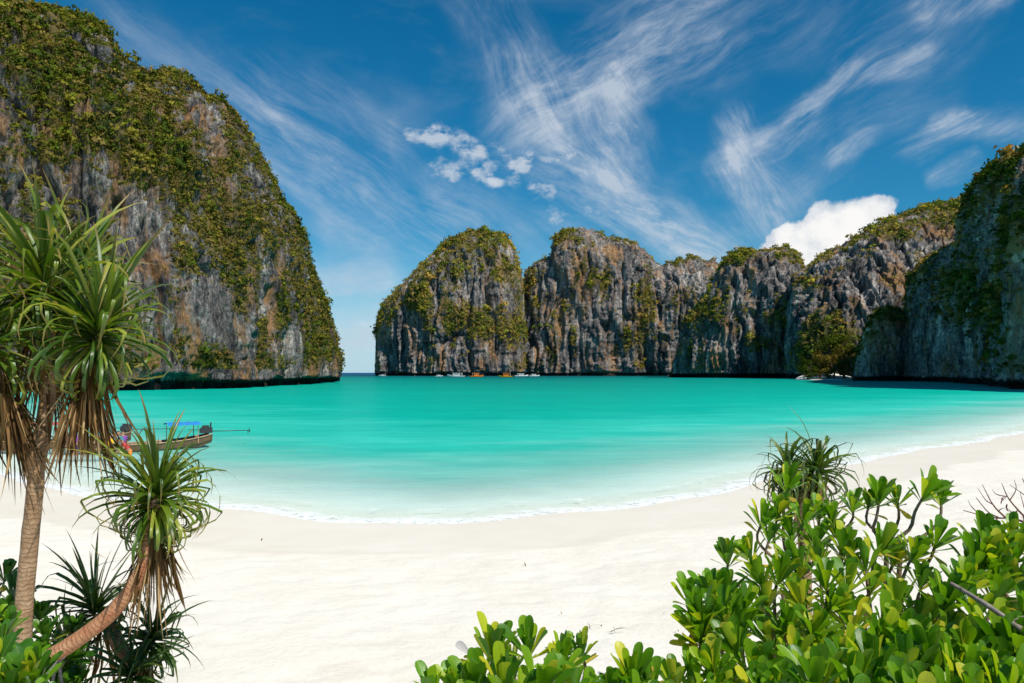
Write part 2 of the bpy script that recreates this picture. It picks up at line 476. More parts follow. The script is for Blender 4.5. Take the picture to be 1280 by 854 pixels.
def ground_z(X, Y, s):
    land = np.clip(-s, 0, 200); sea = np.clip(s, 0, 4000)
    z = 0.045 * np.minimum(land, 4) + 0.075 * np.clip(land - 4, 0, 9) + 0.01 * np.clip(land - 13, 0, 60)
    z = z - 0.07 * np.minimum(sea, 40) - 0.02 * np.clip(sea - 40, 0, 200)
    bank = np.clip((6.6 - Y) / 3.2, 0, 1); bank = bank * bank * (3 - 2 * bank)
    return z + bank * 0.95

def axis(*segs):
    o = []
    for a, b, n in segs: o.append(np.linspace(a, b, n, endpoint=False))
    return np.unique(np.concatenate(o + [[segs[-1][1]]]))

def build_beach():
    xs = axis((-700, -60, 24), (-60, -22, 50), (-22, 24, 270), (24, 70, 70), (70, 700, 24))
    ys = axis((-60, 3, 24), (3, 6.5, 20), (6.5, 26, 170), (26, 60, 60), (60, 700, 40))
    X, Y = np.meshgrid(xs, ys, indexing='ij')
    s = shore_signed(X, Y); Z = ground_z(X, Y, s)
    p = np.stack([X, Y, X * 0], -1)
    land = np.clip((-s - 2.5) / 4, 0, 1)
    lump = fbm(p / 1.3, 3, 5) * 0.02 + np.minimum(fbm(p / 0.36, 2, 9), 0.1) * 0.045
    Z = Z + land * lump + fbm(p / 7.0, 2, 3) * 0.05 * np.clip(-s / 4, 0, 1)
    V = np.stack([X, Y, Z], -1).reshape(-1, 3)
    m, t = new_mat('coral_sand')
    co = t.n('ShaderNodeTexCoord').outputs['Object']
    sd = t.attr('sd')
    n1 = t.noise(co, 0.55, 5.0, 0.6); n2 = t.noise(co, 7.0, 6.0, 0.65); n3 = t.noise(co, 70.0, 4.0, 0.7)
    wob = t.math('ADD', sd, t.math('MULTIPLY', t.math('SUBTRACT', t.noise(co, 0.16, 3.0, 0.5), 0.5), 4.0))
    wob = t.math('ADD', wob, t.math('MULTIPLY', t.math('SUBTRACT', n1, 0.5), 0.7))
    wet = t.smooth(wob, -4.7, -4.0)
    dry = t.mix(t.lin(n1, 0.3, 0.7), (0.88, 0.795, 0.67, 1), (0.93, 0.865, 0.75, 1))
    dry = t.mix(t.lin(n2, 0.42, 0.75, 0, 0.28), dry, (0.70, 0.61, 0.50, 1))
    spk = t.smooth(n3, 0.66, 0.74)
    dry = t.mix(t.math('MULTIPLY', spk, 0.35), dry, (0.42, 0.34, 0.27, 1))
    wetc = t.mix(t.lin(n1, 0.3, 0.7), (0.85, 0.755, 0.62, 1), (0.89, 0.815, 0.69, 1))
    c = t.mix(wet, dry, wetc)
    sub = t.smooth(sd, 0.0, 5.0)
    c = t.mix(sub, c, (0.88, 0.87, 0.80, 1))
    h = t.math('ADD', t.math('MULTIPLY', n2, 0.7), t.math('MULTIPLY', n3, 0.16))
    bs = t.math('SUBTRACT', 0.6, t.math('MULTIPLY', wet, 0.52))
    rough = t.math('SUBTRACT', 0.95, t.math('MULTIPLY', wet, 0.45))
    out(t, principled(t, c, rough, t.bump(h, bs, 0.05), 0.25))
    me = mesh_np('beach', V, grid_quads(len(xs), len(ys)), m, True, {'sd': s.ravel()})
    link('beach', me, kind='structure', label='pale coral sand beach curving along the bay')

def build_sea():
    xs = axis((-30000, -1500, 10), (-1500, -150, 60), (-150, -30, 70), (-30, 60, 170), (60, 200, 60), (200, 1500, 60), (1500, 30000, 10))
    ys = axis((15, 62, 130), (62, 200, 60), (200, 1500, 60), (1500, 50000, 14))
    X, Y = np.meshgrid(xs, ys, indexing='ij')
    s = shore_signed(X, Y)
    Z = np.zeros_like(X) + np.where(s < -1.0, -0.25, 0.0)
    V = np.stack([X, Y, Z], -1).reshape(-1, 3)
    off = np.clip(s, 0, None)
    wc = np.log1p(off / 4.0) / math.log1p(1500 / 4.0)
    m, t = new_mat('sea_water')
    co = t.n('ShaderNodeTexCoord').outputs['Object']
    w0 = t.attr('wc'); o = t.attr('off')
    pat = t.noise(t.vm('MULTIPLY', co, (0.35, 1.0, 1.0)), 0.035, 5.0, 0.6, 0.4)
    patn = t.noise(t.vm('MULTIPLY', co, (0.5, 1.0, 1.0)), 0.22, 5.0, 0.62, 0.3)
    w = t.math('ADD', w0, t.math('MULTIPLY', t.math('SUBTRACT', pat, 0.5), 0.17))
    w = t.math('ADD', w, t.math('MULTIPLY', t.math('SUBTRACT', t.noise(t.vm('MULTIPLY', co, (0.25, 1.0, 1.0)), 0.09, 5.0, 0.65), 0.5), 0.16))
    w = t.math('ADD', w, t.math('MULTIPLY', t.math('SUBTRACT', patn, 0.5), 0.13))
    L = lambda x: math.log1p(x / 4.0) / math.log1p(1500 / 4.0)
    c = t.ramp(w, [(0, G(.90, .94, .88)), (L(3.5), G(.70, .92, .84)), (L(9), G(.30, .79, .66)), (L(19), G(.04, .59, .455)), (L(40), G(.0, .45, .335)),
                   (L(120), G(.0, .345, .258)), (L(300), G(.0, .235, .195)), (L(520), G(.0, .12, .125)), (L(760), G(.003, .075, .13)), (1, G(.008, .07, .19))])
    rip = t.math('SUBTRACT', t.noise(t.vm('MULTIPLY', co, (0.45, 1.0, 1.0)), 1.5, 5.0, 0.7, 0.5), 0.5)
    c = t.mix(t.lin(rip, -0.2, 0.2, 0.0, 0.30), c, t.mix(1.0, c, (0.55, 0.80, 0.82, 1), 'MULTIPLY'))
    rip2 = t.noise(t.vm('MULTIPLY', co, (0.35, 1.0, 1.0)), 0.45, 6.0, 0.72, 0.4)
    c = t.mix(t.lin(rip2, 0.35, 0.65, 0.0, 0.55), c, t.mix(1.0, c, (0.6, 0.74, 0.78, 1), 'MULTIPLY'))
    al = t.ramp(t.math('ADD', t.math('ADD', t.math('DIVIDE', o, 40.0), t.math('MULTIPLY', rip, 0.10)), t.math('MULTIPLY', t.math('SUBTRACT', patn, 0.5), 0.10)),
                [(0, G(0, 0, 0)), (0.05, G(.10, .10, .10)), (.13, G(.38, .38, .38)), (.27, G(.74, .74, .74)), (.50, G(1, 1, 1))])
    # lapping foam at the edge
    fo = t.math('ADD', o, t.math('MULTIPLY', t.math('SUBTRACT', t.noise(co, 1.1, 6.0, 0.7, 0.5), 0.5), 1.7))
    foam = t.math('MULTIPLY', t.smooth(fo, 1.25, 0.25, 0, 0.95), t.smooth(t.noise(co, 3.0, 6.0, 0.7), 0.30, 0.52))
    lace = t.math('MULTIPLY', t.smooth(t.math('ABSOLUTE', t.math('SUBTRACT', fo, 2.1)), 0.35, 0.0), t.smooth(t.noise(co, 1.4, 6.0, 0.7), 0.5, 0.66))
    foam = t.math('MAXIMUM', foam, t.math('MULTIPLY', lace, 0.55))
    dist = t.vm('LENGTH', co, out=1)
    wv = t.math('ADD', t.noise(t.vm('MULTIPLY', co, (0.55, 1.0, 1.0)), 1.6, 5.0, 0.6, 0.6), t.math('MULTIPLY', t.noise(t.vm('MULTIPLY', co, (0.4, 1.0, 1.0)), 0.25, 3.0, 0.5), 2.0))
    nb = t.bump(wv, t.lin(dist, 20, 400, 0.55, 0.9), 0.10)
    body = t.n('ShaderNodeBsdfDiffuse'); t.set(body.inputs[0], c); t.set(body.inputs['Normal'], nb)
    tp = t.n('ShaderNodeBsdfTransparent'); t.set(tp.inputs[0], (0.93, 1.0, 0.985, 1))
    m1 = t.n('ShaderNodeMixShader'); t.set(m1.inputs[0], al); t.set(m1.inputs[1], tp.outputs[0]); t.set(m1.inputs[2], body.outputs[0])
    gl = t.n('ShaderNodeBsdfGlossy'); t.set(gl.inputs[0], (0.9, 0.95, 1.0, 1)); t.set(gl.inputs['Roughness'], 0.22); t.set(gl.inputs['Normal'], nb)
    fr = t.n('ShaderNodeFresnel'); fr.inputs[0].default_value = 1.33; t.set(fr.inputs['Normal'], nb)
    frc = t.math('MINIMUM', t.math('MULTIPLY', fr.outputs[0], 0.40), 0.08)
    frc = t.math('MULTIPLY', frc, t.smooth(o, 0.0, 8.0))
    m2 = t.n('ShaderNodeMixShader'); t.set(m2.inputs[0], frc); t.set(m2.inputs[1], m1.outputs[0]); t.set(m2.inputs[2], gl.outputs[0])
    fd = t.n('ShaderNodeBsdfDiffuse'); t.set(fd.inputs[0], (0.88, 0.9, 0.88, 1))
    m3 = t.n('ShaderNodeMixShader'); t.set(m3.inputs[0], foam); t.set(m3.inputs[1], m2.outputs[0]); t.set(m3.inputs[2], fd.outputs[0])
    out(t, m3.outputs[0])
    me = mesh_np('water', V, grid_quads(len(xs), len(ys)), m, True, {'wc': wc.ravel(), 'off': np.where(s > -1, off, 0).ravel()})
    link('water', me, kind='structure', label='turquoise lagoon water, pale at the beach and blue far out')
build_beach(); build_sea()

# ------------------------------------------------------------------ cliffs
PAL = np.array([(.18, .17, .022), (.13, .14, .016), (.08, .115, .014), (.045, .07, .012), (.19, .14, .04), (.22, .19, .03), (.15, .125, .03), (.11, .135, .018)], np.float32)
PALF = np.concatenate([PAL * 1.5, [(.42, .27, .06), (.34, .30, .03)]]).astype(np.float32)

def cliff(ctrl, depth, eps, ns, nt, nb, seed, L, amp, mat, label, nbush, rad, K, veg=(0.0, 0.6, 0.3), patches=(), under=(4.0, 4.0), pal=None, grp=None):
    ctrl = np.array(ctrl, np.float64)
    dpx = np.hypot(np.diff(ctrl[:, 0]), np.diff(ctrl[:, 1]))
    mx = (ctrl[1:, 0] + ctrl[:-1, 0]) / 2
    dpx = np.where((mx < -40) | (mx > 1320), dpx * 0.06, dpx)
    cs = np.concatenate([[0], np.cumsum(dpx)]); cs /= cs[-1]
    s = np.linspace(0, 1, ns)
    c = np.stack([np.interp(s, cs, ctrl[:, i]) for i in range(5)], 1)
    CX = (c[:, 0] - 640) / F * c[:, 2]; CY = c[:, 2]; H = np.maximum(EYE - (c[:, 1] - HZ) / F * c[:, 2], 0.5)
    jag = ridged(np.stack([CX, CY, CX * 0], -1) / (1.6 * L), 3, seed + 3) + 0.5 * vnoise(np.stack([CX, CY, CX * 0], -1) / (0.45 * L), seed + 4)
    H = H + 0.55 * amp * (jag - 0.35) * np.clip(H / (12 * amp), 0, 1)
    BX = (c[:, 3] - 640) / F * c[:, 4]; BY = c[:, 4]
    a = np.linspace(0, math.pi / 2, 600)
    q = 1 - np.cos(a) ** eps; zz = np.sin(a) ** eps
    Hm = np.percentile(H, 70); Dm = np.median(np.hypot(CX - BX, CY - BY)) + 1e-3
    al = np.concatenate([[0], np.cumsum(np.hypot(np.diff(q) * Dm, np.diff(zz) * Hm))]); al /= al[-1]
    tt = np.linspace(0, 1, nt)
    q = np.interp(tt, al, q); zz = np.interp(tt, al, zz)
    z0 = -3.0
    fx = BX[:, None] + (CX - BX)[:, None] * q; fy = BY[:, None] + (CY - BY)[:, None] * q
    tg = np.interp(fx / fy, CX / CY, (H - rad * 0.9 - EYE) / CY)
    Ht = z0 + (tg * fy + EYE - z0) / np.maximum(zz, 0.05)[None]
    H = np.maximum(Ht[:, zz > 0.3].min(1), 0.4)
    fz = z0 + (H - z0)[:, None] * zz
    ab = np.linspace(0, math.pi / 2, nb + 1)[1:]
    qb = np.sin(ab) ** 1.0; zb = np.cos(ab) ** 0.8; zb[-1] = 0
    nrm = np.hypot(CX, CY)
    dep = depth * np.clip(H / Hm, 0.15, 1.0)
    bx = CX[:, None] + (CX / nrm * dep)[:, None] * qb; by = CY[:, None] + (CY / nrm * dep)[:, None] * qb
    bz = z0 + (H - z0)[:, None] * zb
    V = np.stack([np.concatenate([fx, bx], 1), np.concatenate([fy, by], 1), np.concatenate([fz, bz], 1)], -1)
    def normals(V):
        ds = np.gradient(V, axis=0); dt = np.gradient(V, axis=1)
        n = np.cross(ds, dt); n /= np.linalg.norm(n, axis=-1, keepdims=True) + 1e-9
        return n
    N = normals(V)
    zr = np.concatenate([zz, zb])[None, :] * np.ones((ns, 1))
    front = np.concatenate([np.ones(nt), np.zeros(nb)])[None, :]
    top = np.where(front > 0, np.clip((zr - 0.80) / 0.2, 0, 1), 1.0)
    p = V
    big = fbm(p * np.array([1, 1, 0.5]) / (6.0 * L), 3, seed)
    wp = p + 0.35 * L * np.stack([vnoise(p / (2.5 * L), seed + 71), vnoise(p / (2.5 * L), seed + 72), vnoise(p / (2.5 * L), seed + 73)], -1)
    flute = ridged(wp * np.array([1, 1, 0.09]) / (1.2 * L), 3, seed + 5)
    fine = fbm(wp * np.array([1, 1, 0.16]) / (0.45 * L), 4, seed + 9, 0.62)
    led = fbm(wp * np.array([0.5, 0.5, 1.8]) / (1.3 * L), 3, seed + 13)
    crack = np.clip(1 - np.abs(vnoise(wp * np.array([1, 1, 0.12]) / (1.5 * L), seed + 40)) * 6, 0, 1) ** 1.5
    fine2 = fbm(wp * np.array([1, 1, 0.4]) / (0.13 * L), 2, seed + 19, 0.6)
    disp = amp * (2.3 * big + 0.95 * flute * (1 - 0.4 * top) + 0.85 * fine + 0.36 * fine2 + 0.34 * led - 1.35 * crack)
    disp *= (1 - 0.80 * top)
    Hf = np.clip(H / (0.25 * Hm), 0.1, 1)[:, None]
    disp = disp * Hf
    V2 = V + N * disp[..., None]
    hn = N[..., :2] / (np.linalg.norm(N[..., :2], axis=-1, keepdims=True) + 1e-6)
    uz, ud = under
    zcut = uz * (1 + 0.45 * vnoise(p * np.array([1, 1, 0]) / (2.0 * L), seed + 51))
    u = np.clip((zcut - V2[..., 2]) / (0.35 * uz), 0, 1) * front
    V2[..., :2] -= hn * (u * ud)[..., None]
    N2 = normals(V2)
    flip = 1.0 if np.mean(N2[:, nt // 2, 1]) < 0 or True else -1.0
    # outward = towards camera on the front side
    if np.mean((N2 * V2)[:, : nt // 2].sum(-1)) > 0: N2 = -N2
    px = 640 + F * V2[..., 0] / V2[..., 1]; py = HZ - F * (V2[..., 2] - EYE) / V2[..., 1]
    vb, vz, vh = veg
    vg = vb + 0.75 * fbm(p / (7 * L), 3, seed + 21) + 1.05 * fbm(p * np.array([1, 1, 0.5]) / (1.9 * L), 4, seed + 22, 0.72) + vz * (N2[..., 2] - 0.25) + vh * (zr - 0.5) - 0.9 * crack
    for (cx, cy, r, k) in patches:
        vg += 0.62 * k * np.exp(-((px - cx) ** 2 + (py - cy) ** 2) / (r * r))
    vg = np.where(V2[..., 2] < uz * 1.7, -1.0, vg)
    ok = V2[..., 2] > -2.9
    Vf = V2.reshape(-1, 3)
    me = mesh_np('cliff', Vf, grid_quads(ns, nt + nb), mat, True, {'veg': vg.ravel()})
    co = link('cliff', me, kind='structure', label=label)
    # scrub and trees clinging to it
    ds = np.gradient(V2, axis=0); dt = np.gradient(V2, axis=1)
    area = np.linalg.norm(np.cross(ds, dt), axis=-1)
    wgt = np.clip(vg + 0.08, 0, 0.35) * area
    lim = nt + max(2, nb // 4)
    wgt[:, lim:] = 0
    wgt[(px < -140) | (px > 1400)] = 0
    wgt = wgt.ravel(); wgt /= wgt.sum()
    rs = np.random.default_rng(seed + 99)
    idx = rs.choice(len(wgt), nbush, p=wgt)
    pos = Vf[idx] + rs.normal(0, 0.3 * rad, (nbush, 3)) * np.array([1, 1, 0.5])
    nn = N2.reshape(-1, 3)[idx]
    r = rad * np.exp(rs.normal(0, 0.25, nbush).clip(-0.5, 0.5)) * np.where(rs.random(nbush) < 0.06, 2.2, 1.0) * np.clip(0.75 + 0.6 * vg.ravel()[idx], 0.55, 1.25)
    pos = pos + nn * (r * 0.25)[:, None] + np.array([0, 0, 1]) * (r * 0.25)[:, None]
    d = rs.normal(0, 1, (nbush, K, 3)); d /= np.linalg.norm(d, axis=-1, keepdims=True)
    d[..., 2] = np.where(d[..., 2] < -0.3, -d[..., 2], d[..., 2])
    rr = r[:, None] * (0.55 + 0.5 * rs.random((nbush, K))) * (1 + 0.5 * rs.normal(0, 0.5, (nbush, K)).clip(-1, 1) * 0.6)
    ctr = pos[:, None] + d * rr[..., None] * np.array([1, 1, 0.85])
    fn = d + rs.normal(0, 0.55, d.shape); fn /= np.linalg.norm(fn, axis=-1, keepdims=True)
    t1 = np.cross(fn, rs.normal(0, 1, d.shape)); t1 /= np.linalg.norm(t1, axis=-1, keepdims=True) + 1e-9
    t2 = np.cross(fn, t1)
    sz = r[:, None, None] * (0.20 + 0.20 * rs.random((nbush, K, 1)))
    tri = np.stack([ctr + t1 * sz, ctr - t1 * sz * 0.6 + t2 * sz * 0.8, ctr - t1 * sz * 0.6 - t2 * sz * 0.8], 2)
    TV = tri.reshape(-1, 3)
    cn = fbm(pos / (3.0 * L), 3, seed + 61) + rs.normal(0, 0.22, nbush)
    PL = PAL if pal is None else pal
    ci = np.clip(((cn + 0.75) / 1.5 * len(PL)).astype(int), 0, len(PL) - 1)
    perm = rs.permutation(len(PL)); 
    ci = np.where(rs.random(nbush) < 0.18, rs.integers(0, len(PL), nbush), ci)
    colb = PL[ci] * np.exp(rs.normal(0, 0.2, (nbush, 1)))
    colb = np.repeat(colb[:, None], K, 1) * np.exp(rs.normal(0, 0.09, (nbush, K, 1)))
    colv = np.repeat(colb[:, :, None], 3, 2).reshape(-1, 3)
    vn = d * 0.9 + fn * 0.45 + np.array([0, 0, 0.2]) + nn[:, None] * 0.2
    vn /= np.linalg.norm(vn, axis=-1, keepdims=True)
    fm = mesh_np('cliff_scrub', TV, np.arange(len(TV)).reshape(-1, 3), M_FAR, False, {'col': colv})
    fm.polygons.foreach_set('use_smooth', np.ones(len(fm.polygons), bool))
    fm.normals_split_custom_set_from_vertices(np.repeat(vn[:, :, None], 3, 2).reshape(-1, 3))
    link('scrub', fm, kind='stuff', label='scrub and small trees clinging to the ' + label)
    return co

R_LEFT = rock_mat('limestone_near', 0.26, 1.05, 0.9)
R_FAR = rock_mat('limestone_far', 0.12, 1.0, 0.8, (1.2, 1.17, 1.15), tide_shade_z=4.0)
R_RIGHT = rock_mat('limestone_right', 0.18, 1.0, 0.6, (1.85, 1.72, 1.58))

left_ctrl = [(-900, 466, 120, -900, 100), (-600, -120, 170, -600, 120), (-150, -70, 215, -150, 150), (-40, -20, 225, -25, 161), (0, 0, 228, 20, 166), (40, 8, 230, 60, 170), (75, 20, 233, 100, 173), (115, 30, 237, 140, 177),
             (135, 60, 239, 165, 180), (150, 76, 240, 185, 183), (170, 88, 243, 205, 186), (200, 92, 247, 240, 192), (230, 100, 252, 275, 200), (265, 125, 258, 305, 210),
             (295, 146, 266, 335, 226), (315, 180, 276, 355, 242), (332, 212, 286, 372, 260), (350, 242, 298, 388, 280), (368, 268, 312, 400, 300), (380, 302, 322, 408, 315),
             (388, 335, 332, 413, 328), (397, 366, 342, 417, 340), (405, 396, 350, 420, 350), (415, 428, 358, 422, 358), (422, 455, 364, 423, 363), (425, 466, 368, 425, 367)]
lp = [(105, 135, 16, -1.3), (130, 200, 20, -1.2), (235, 150, 18, -1.2), (265, 190, 14, -0.9), (180, 310, 40, -0.9), (150, 265, 26, -1.0), (30, 165, 34, -0.5), (0, 120, 30, -0.8), (215, 380, 40, -1.0), (255, 395, 24, -0.8),
      (325, 380, 20, -1.0), (350, 430, 18, -1.0), (290, 230, 14, -0.8), (190, 430, 50, -0.4), (315, 440, 25, -0.6), (60, 60, 50, 0.6), (300, 300, 40, 0.4), (270, 450, 22, 0.9), (240, 320, 26, 0.5),
      (100, 230, 30, -0.7), (155, 350, 30, -0.9), (345, 345, 12, -0.7), (395, 440, 16, 0.5)]
cliff(left_ctrl, 90, 0.85, 640, 320, 18, 11, 5.5, 3.0, R_LEFT, 'tall near limestone cliff thick with scrub, falling steeply to the open sea', 34000, 0.64, 22, (0.25, 0.60, 0.0), lp, (3.2, 4.0))

isl = [(469, 468, 1060, 470, 1060), (470, 440, 1060, 473, 1045), (472, 405, 1060, 480, 1030), (479, 380, 1062, 492, 1015), (495, 360, 1065, 508, 1005), (512, 347, 1068, 522, 998), (528, 330, 1070, 536, 992), (545, 311, 1072, 552, 987),
       (562, 300, 1074, 568, 984), (585, 292, 1075, 585, 982), (605, 289, 1075, 602, 982), (625, 292, 1074, 620, 984), (640, 305, 1072, 634, 990), (648, 322, 1070, 644, 998), (653, 347, 1068, 651, 1010), (657, 382, 1065, 656, 1025), (660, 425, 1062, 660, 1045), (662, 468, 1060, 662, 1058)]
ip = [(590, 310, 40, 0.45), (560, 340, 25, 0.5), (518, 380, 20, 1.2), (572, 400, 18, 1.3), (615, 402, 24, 1.7), (640, 420, 22, 1.4), (490, 440, 10, 0.9), (612, 370, 18, -1.2), (530, 430, 40, -0.8), (600, 440, 30, -0.8), (490, 430, 25, -0.5), (560, 420, 12, 0.5), (610, 340, 20, 0.3)]
cliff(isl, 120, 0.62, 300, 230, 20, 23, 10.0, 6.0, R_FAR, 'rounded limestone headland standing apart at the mouth of the bay', 5600, 1.9, 24, (-0.03, 0.5, 0.0), ip, (5.5, 5.0), PALF)

mas = [(640, 468, 1100, 645, 1090), (648, 400, 1100, 652, 1070), (656, 342, 1095, 660, 1050), (668, 326, 1092, 668, 1035), (689, 318, 1090, 684, 1025), (693, 296, 1090, 692, 1020), (705, 287, 1090, 704, 1015), (725, 284, 1090, 722, 1010), (745, 288, 1090, 742, 1005), (755, 296, 1088, 754, 1002),
       (775, 298, 1086, 774, 1000), (795, 304, 1084, 795, 1000), (808, 315, 1080, 808, 998), (818, 329, 1075, 820, 995), (830, 332, 1070, 832, 990), (845, 325, 1065, 846, 985), (870, 322, 1060, 868, 980), (892, 326, 1055, 890, 975), (915, 350, 1050, 912, 970), (940, 466, 1040, 940, 970)]
mp = [(735, 355, 24, 0.7), (755, 360, 14, 0.6), (795, 400, 26, 1.0), (785, 425, 18, 0.7), (700, 385, 16, 0.7), (810, 365, 16, 0.7), (720, 300, 24, -0.6), (770, 320, 30, -0.4), (700, 340, 24, -0.5), (740, 440, 30, -0.7), (740, 400, 30, -0.2), (850, 350, 24, -0.3), (715, 415, 14, 0.6), (850, 330, 16, 0.6)]
cliff(mas, 150, 0.62, 340, 230, 20, 37, 10.0, 6.0, R_FAR, 'broad grey limestone massif with a square-topped summit across the bay', 5000, 1.8, 24, (-0.12, 0.5, -0.05), mp, (5.5, 5.0), PALF)

rid = [(836, 470, 690, 838, 690), (848, 442, 692, 846, 672), (863, 412, 696, 858, 652), (880, 372, 700, 872, 640), (895, 340, 704, 888, 630), (912, 318, 706, 905, 622), (930, 308, 706, 922, 615), (945, 312, 704, 940, 608), (965, 312, 702, 958, 602), (985, 310, 700, 975, 598), (997, 318, 696, 988, 596), (1004, 330, 692, 997, 596), (1012, 380, 685, 1003, 600), (1018, 470, 670, 1010, 610)]
rp = [(915, 340, 22, 0.6), (885, 390, 22, 0.9), (865, 430, 18, 0.7), (955, 435, 26, 0.8), (930, 320, 12, 0.5), (975, 325, 14, 0.6), (940, 370, 26, -0.7), (960, 355, 22, -0.5), (905, 440, 26, -0.6), (920, 460, 20, -0.8), (975, 400, 20, 0.4)]
cliff(rid, 120, 0.72, 280, 230, 18, 53, 7.5, 4.5, R_FAR, 'jagged twin-peaked limestone ridge left of the hidden cove', 4200, 1.35, 24, (-0.05, 0.35, -0.05), rp, (4.0, 4.0), PALF)

rg3 = [(975, 470, 640, 985, 540), (990, 345, 640, 996, 520), (1005, 332, 642, 1006, 512), (1018, 325, 645, 1018, 506), (1040, 312, 648, 1036, 500), (1060, 300, 650, 1054, 497), (1080, 290, 650, 1072, 495), (1105, 278, 650, 1098, 492), (1130, 268, 648, 1124, 488), (1160, 258, 645, 1155, 484), (1185, 253, 640, 1180, 480), (1200, 249, 636, 1196, 476), (1215, 242, 630, 1210, 470), (1240, 220, 620, 1240, 460), (1300, 190, 610, 1300, 450), (1400, 466, 600, 1400, 440)]
r3p = [(1040, 425, 40, 0.9), (1060, 440, 30, 0.6), (1130, 275, 40, 0.4), (1045, 350, 26, -0.4), (1090, 330, 40, -0.5), (1150, 300, 30, -0.3), (1010, 355, 14, 0.7), (1035, 360, 10, 0.5), (1110, 375, 20, 0.8), (1180, 275, 24, 0.5), (1075, 380, 20, -0.3), (1020, 440, 20, 0.4)]
cliff(rg3, 120, 0.95, 340, 240, 18, 67, 7.0, 4.0, R_FAR, 'long grey limestone ridge climbing away behind the hidden cove', 5600, 1.3, 24, (-0.04, 0.35, 0.1), r3p, (3.0, 2.0), PALF)

rgt = [(1124, 470, 425, 1126, 415), (1129, 430, 424, 1128, 402), (1130, 395, 424, 1130, 394), (1133, 352, 424, 1136, 382), (1150, 326, 418, 1148, 366), (1180, 311, 400, 1176, 335), (1198, 300, 388, 1192, 316), (1203, 270, 380, 1198, 308), (1212, 241, 370, 1208, 292), (1230, 222, 350, 1226, 264), (1250, 208, 325, 1246, 234), (1265, 198, 305, 1262, 212), (1280, 192, 285, 1280, 192), (1330, 165, 250, 1330, 165), (1480, 110, 215, 1480, 140), (1750, 100, 190, 1750, 115), (2100, 466, 170, 2100, 100)]
rgp = [(1195, 350, 20, 0.8), (1190, 390, 20, 0.7), (1240, 400, 30, 0.5), (1255, 430, 26, 0.6), (1160, 370, 24, -0.6), (1160, 430, 30, -0.7), (1230, 300, 36, -0.4), (1250, 230, 30, 0.3), (1190, 430, 20, -0.5), (1265, 365, 18, 0.4), (1265, 465, 16, 0.6)]
PALR = np.array([(.10, .085, .016), (.06, .08, .008), (.035, .06, .008), (.03, .05, .008), (.16, .10, .022), (.26, .15, .03)], np.float32) * 1.8
cliff(rgt, 90, 0.8, 300, 220, 16, 83, 5.5, 2.8, R_RIGHT, 'dark shaded limestone cliff rising straight from the water beside the cove', 5200, 0.95, 26, (0.08, 0.5, 0.3), rgp, (2.6, 3.0), PALR)

pil = [(1066, 476, 402, 1067, 398), (1070, 452, 403, 1070, 392), (1077, 425, 404, 1076, 387), (1085, 405, 405, 1083, 384), (1095, 391, 406, 1092, 382), (1110, 384, 407, 1105, 381), (1121, 386, 407, 1116, 382), (1130, 396, 406, 1126, 385), (1138, 430, 405, 1134, 390), (1144, 476, 404, 1142, 398)]
cliff(pil, 26, 0.6, 170, 150, 14, 97, 4.0, 1.6, R_RIGHT, 'small leaning limestone buttress with a green cap at the cove edge', 420, 0.95, 26, (-0.45, 0.8, 0.9), [(1110, 384, 14, 1.4), (1085, 410, 10, 0.5)], (2.6, 2.5))

# ------------------------------------------------------------------ the cove: strip of sand and its trees
def build_cove():
    xs = np.linspace(0, 1, 40); ys = np.linspace(0, 1, 12)
    A, B = np.meshgrid(xs, ys, indexing='ij')
    px = 994 + 76 * A
    Y = 436 + 70 * B + 6 * np.sin(A * 7) * (1 - B)
    X = (px - 640) / F * Y
    Z = -0.4 + 1.5 * np.clip(B * 3, 0, 1) ** 0.8 + 5 * np.clip(B - 0.3, 0, 1)
    Z = -0.5 + (Z + 0.5) * np.sin(math.pi * np.clip(A, 0.001, 0.999)) ** 0.5
    m = plain('cove_sand', (0.80, 0.74, 0.64), 0.95, 0.06, 0.3)
    link('cove_beach', mesh_np('cove_beach', np.stack([X, Y, Z], -1).reshape(-1, 3), grid_quads(40, 12), m), kind='structure', label='small white sand beach tucked under the cliffs')
build_cove()

